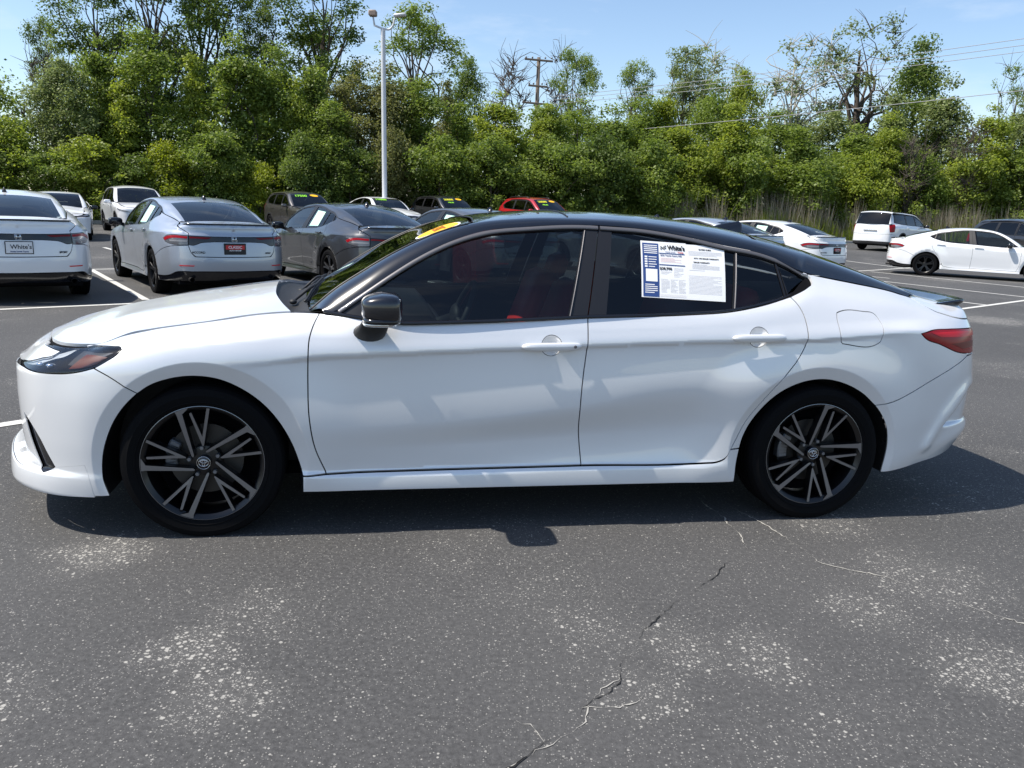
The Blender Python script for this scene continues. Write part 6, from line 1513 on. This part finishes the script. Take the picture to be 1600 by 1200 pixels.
def limbs(H, tips, r0, seed, fork=.25, wig=.06, n=5, crook=.0):
    """tapering trunk with limbs running out to the tips"""
    r = np.random.default_rng(seed); b = MB(); top = H*.82
    zz = np.linspace(0, top, 8); off = np.cumsum(r.normal(0, wig*H*.06, (8, 2)), axis=0); off[0] = 0
    T = np.column_stack([off, zz]); b.tube(T, np.linspace(1, .14, 8)**1.15*r0, 7)
    for tp in tips:
        hz = np.clip(tp[2]*(.35+.4*r.random()), fork*H, top*.97); s = np.array([np.interp(hz, zz, T[:, 0]), np.interp(hz, zz, T[:, 1]), hz]); L = np.linalg.norm(tp-s)
        m1 = s*.6+tp*.4 + r.normal(0, (.08+crook)*L, 3); m2 = s*.25+tp*.75 + r.normal(0, (.07+crook)*L, 3)
        rr = max(.02, r0*.38*(1-hz/H*.6)); b.tube(crom([s, m1, m2, tp], 4), np.linspace(rr, .012, 13), 5, cap=False)
    return b
def twigs(b, tips, seed, n=6, L=1.2, r=.012, up=.4):
    q = np.random.default_rng(seed)
    for tp in tips:
        for k in range(n):
            d = q.normal(size=3); d[2] = abs(d[2])*.6+up; d /= np.linalg.norm(d); l_ = L*(.5+q.random()); m_ = tp + d*l_*.5 + q.normal(0, .1*l_, 3); b.tube(crom([tp-d*.2, m_, m_+d*l_*.5+q.normal(0, .15*l_, 3)], 2), np.linspace(r*1.6, r*.5, 5), 4, cap=False)
def crown_pts(W, z0, z1, n, seed, shape='round', fill=.35):
    r = np.random.default_rng(seed); C = []; ph = r.random(3)*6.28
    while len(C) < n:
        t = r.random(); a = r.random()*2*math.pi
        if shape == 'round': prof = math.sqrt(max(0, 1-(2*t-.9)**2/1.25))
        elif shape == 'up': prof = (1-t)**.5*(.35+.75*min(1, t*3))
        else: prof = .55+.45*math.sin(math.pi*t)
        lobe = .80 + .22*math.sin(2*a+ph[0]+2.2*t) + .16*math.sin(3*a+ph[1]-4*t) + .10*math.sin(7*t+ph[2])
        if r.random() < .12: prof *= .45; t = min(1.12, t*1.15)
        prof *= lobe
        rad = W/2*prof*(fill + (1-fill)*r.random()**.5)*(.85+.3*r.random()); C.append((rad*math.cos(a), rad*math.sin(a), z0+(z1-z0)*t))
    return np.array(C)
def make_tree(kind, seed):
    r = np.random.default_rng(seed)
    if kind == 'bush': H, W = 4.0, 4.2; C = crown_pts(W*.82, .3, H*.92, 80, seed, 'round', .25); R = .22+.42*r.random(len(C))**1.5; N, S = 15000, .105; tr = limbs(H, C[::7], .06, seed, .05)
    elif kind == 'broad': H, W = 9.0, 5.2; C = crown_pts(W*.85, 1.0, H*.96, 150, seed, 'round', .3); R = .28+.55*r.random(len(C))**1.5; N, S = 24000, .118; tr = limbs(H, C[::9], .16, seed)
    elif kind == 'willow': H, W = 8.0, 4.8; C = crown_pts(W*.9, .6, H*.96, 150, seed, 'up', .25); R = .2+.45*r.random(len(C))**1.5; N, S = 22000, .118; tr = limbs(H, C[::9], .13, seed)
    elif kind == 'tall': H, W = 17.0, 7.0; C = crown_pts(W*.9, 6.5, H*.97, 95, seed, 'col', .2); R = .3+.6*r.random(len(C))**1.3; N, S = 17000, .14; tr = limbs(H, C[::3], .26, seed, .3, .12)
    elif kind == 'sparse': H, W = 14.0, 7.6; C = crown_pts(W*.95, 5.5, H*.98, 40, seed, 'round', .35); R = .35+.4*r.random(len(C)); N, S = 4600, .14; tr = limbs(H, C[::3], .46, seed, .42, .1, crook=.05); tr2 = limbs(H, C[1::3], .2, seed, .5, .1, crook=.05); tr.add(tr2.v, tr2.f); twigs(tr, C[::2], seed, 5, 1.2, .018)
    elif kind == 'pale': H, W = 13.0, 5.2; C = crown_pts(W*.9, 6.0, H*.98, 30, seed, 'col', .3); R = .35+.4*r.random(len(C)); N, S = 2600, .14; tr = limbs(H, C, .20, seed, .4, .12, crook=.09); twigs(tr, C, seed, 7, 1.1, .018)
    else: H, W = 9.0, 5.0; C = crown_pts(W*.9, 3.0, H*.95, 26, seed, 'up', .3); R = None; N, S = 0, 0; tr = limbs(H, C, .12, seed, .2, .1, crook=.05); twigs(tr, C, seed, 8, 1.2, .014)
    o = empty({'bush': 'bush', 'bare': 'bare_tree'}.get(kind, 'tree'))
    tr.build('trunk', palebark if kind == 'pale' else bark, o)
    if N:
        me = leaves_mesh('crown', C, R, N, S, seed+5, .25 if kind == 'willow' else .1); me.materials.append(LEAF['mid']); link(bpy.data.objects.new('crown', me), o)
    o['H'], o['W'] = H, W
    return o
PROTO = {}
for kind, cnt in (('bush', 4), ('broad', 4), ('willow', 4), ('tall', 4), ('sparse', 2), ('pale', 2), ('bare', 3)): PROTO[kind] = [[make_tree(kind, 100+17*i+len(kind)*3+ord(kind[0])), False] for i in range(cnt)]
HUE = dict(mid='mid green', lime='fresh green', yellow='yellow green', dark='dark green', brown='olive brown', grey='grey green')
KIND = dict(bush='rounded bush', broad='broad leafy tree', willow='feathery upright tree', tall='tall open tree', sparse='old half bare tree', pale='pale barked sparse tree', bare='leafless tree')
rt = random.Random(11); cnt_ = {}
CARS_AT = [(0, 'left of the picture'), (1, '')]
def where(x, y):
    px = 800 + 1256.7*x/y
    for a, s in ((-200, 'beyond the left edge'), (60, 'at the far left edge'), (180, 'above the white sedan at the left'), (300, 'above the white crossover'), (400, 'above the silver sedan'), (520, 'above the warm grey crossover'), (590, 'just left of the light pole'), (680, 'just right of the light pole'), (780, 'between the light pole and the red crossover'), (880, 'above the red crossover'), (980, 'right of the utility pole'), (1080, 'above the middle of the black roof'), (1180, 'above the roof fin'), (1290, 'above the far white sedan'), (1400, 'above the white minivan'), (1500, 'right of the white minivan'), (1600, 'at the far right edge')):
        if px <= a: return s
    return 'beyond the right edge'
seen = {}
trees_built = []
for i, (x, y, h, w, kind, colr) in enumerate(TREES):
    pk = PROTO[kind]; e = pk[(i*7+3) % len(pk)]
    if not e[1]: o = e[0]; e[1] = True
    else: o = copy_tree(e[0])
    H, W = e[0]['H'], e[0]['W']
    o.location = (x, y, zg(x, edge_y(x)) + .1); sw = w*1.12/W; o.scale = (sw*(.95+.1*rt.random()), min(sw, 1.3), h/H); o.rotation_euler = (0, 0, rt.random()*6.28)
    for ch in o.children:
        if ch.name.startswith('crown'): ch.material_slots[0].link = 'OBJECT'; ch.material_slots[0].material = LEAF[colr]
    base = ('%s %s %s' % (HUE[colr], KIND[kind], where(x, y))) if kind != 'bare' else '%s with thin grey twigs %s' % (KIND[kind], where(x, y))
    trees_built.append((o, base, x, y, h))
groups_ = {}
for t in trees_built: groups_.setdefault(t[1], []).append(t)
for base, L in groups_.items():
    L.sort(key=lambda t: t[2]/t[3])
    nm = [''] if len(L) == 1 else (['left one of two ', 'right one of two '] if len(L) == 2 else ['leftmost ', 'middle ', 'rightmost '] if len(L) == 3 else ['number %d from the left ' % (k+1) for k in range(len(L))])
    for t, p in zip(L, nm): tag(t[0], p + base, 'bush' if 'bush' in base else 'tree', 'trees and bushes of the wood behind the lot')
for pk in PROTO.values():
    for e in pk:
        if not e[1]:
            for ch in list(e[0].children): bpy.data.objects.remove(ch)
            bpy.data.objects.remove(e[0])
# dark wood farther in, one mass
r = np.random.default_rng(5); C = []
for x in np.linspace(-60, 70, 120):
    ed_ = edge_y(x)
    for k in range(9): C.append((x + r.normal()*.8, ed_ + 8 + 7*r.random(), .8 + (6.0+.8*math.sin(x*.35))*r.random()))
C = np.array(C); me = leaves_mesh('far_wood', C, .9+.8*r.random(len(C)), 120000, .16, 9); me.materials.append(LEAF['dark']); o = link(bpy.data.objects.new('far_wood', me)); tag(o, 'dark mass of woodland deep behind the front trees', 'woodland', kind='stuff')
# tall dry weeds and grass along the kerb
def blades(name, n, xr, h0, h1, cols, seed, depth, lean=.25, wd=.02):
    r = np.random.default_rng(seed); x = xr[0] + (xr[1]-xr[0])*r.random(n); y = np.array([edge_y(v) for v in x]) + depth[0] + (depth[1]-depth[0])*r.random(n)
    cl = .5+.5*np.sin(x*1.7+np.sin(x*.6)*3); h = (h0+(h1-h0)*r.random(n)**1.5)*(.55+.6*cl); z = np.array([zg(a, edge_y(a)) for a in x]) + .1
    a = r.random(n)*6.28; ln_ = lean*h*r.normal(size=n); b = np.stack([x, y, z], 1); t = b + np.stack([ln_*np.cos(a), ln_*np.sin(a)*.5, h], 1); m_ = b*.5+t*.5 + np.stack([-ln_*.15, 0*x, h*.06], 1)
    w = np.stack([np.cos(a), np.sin(a)*.3, 0*a], 1)*(wd*(.5+r.random(n)))[:, None]
    V = np.stack([b-w, b+w, m_+w*.8, t, m_-w*.8], 1).reshape(-1, 3); me = bpy.data.meshes.new(name)
    me.from_pydata(V.tolist(), [], [tuple(5*i+k for k in range(5)) for i in range(n)]); at = me.attributes.new('tone', 'FLOAT', 'FACE'); at.data.foreach_set('value', r.random(n)); me.materials.append(cols); return link(bpy.data.objects.new(name, me))
DRY = leafmat('dry_stalks', (.20, .16, .10), (.46, .41, .31)); 
tag(blades('dry_weeds', 9000, (8, 48), .9, 2.6, DRY, 3, (.4, 2.8), .14, .022), 'tall dry tan weeds along the lot edge at right', 'weeds', kind='stuff')
tag(blades('verge_weeds', 14000, (2, 50), .4, 1.5, LEAF['yellow'], 4, (.2, 2.2), .3, .03), 'green weeds and long grass along the lot edge at right', 'weeds', kind='stuff')
tag(blades('verge_grass', 6000, (-34, 6), .08, .5, LEAF['lime'], 6, (.2, 2.5), .35, .025), 'short green grass on the verge at left', 'grass', kind='stuff')
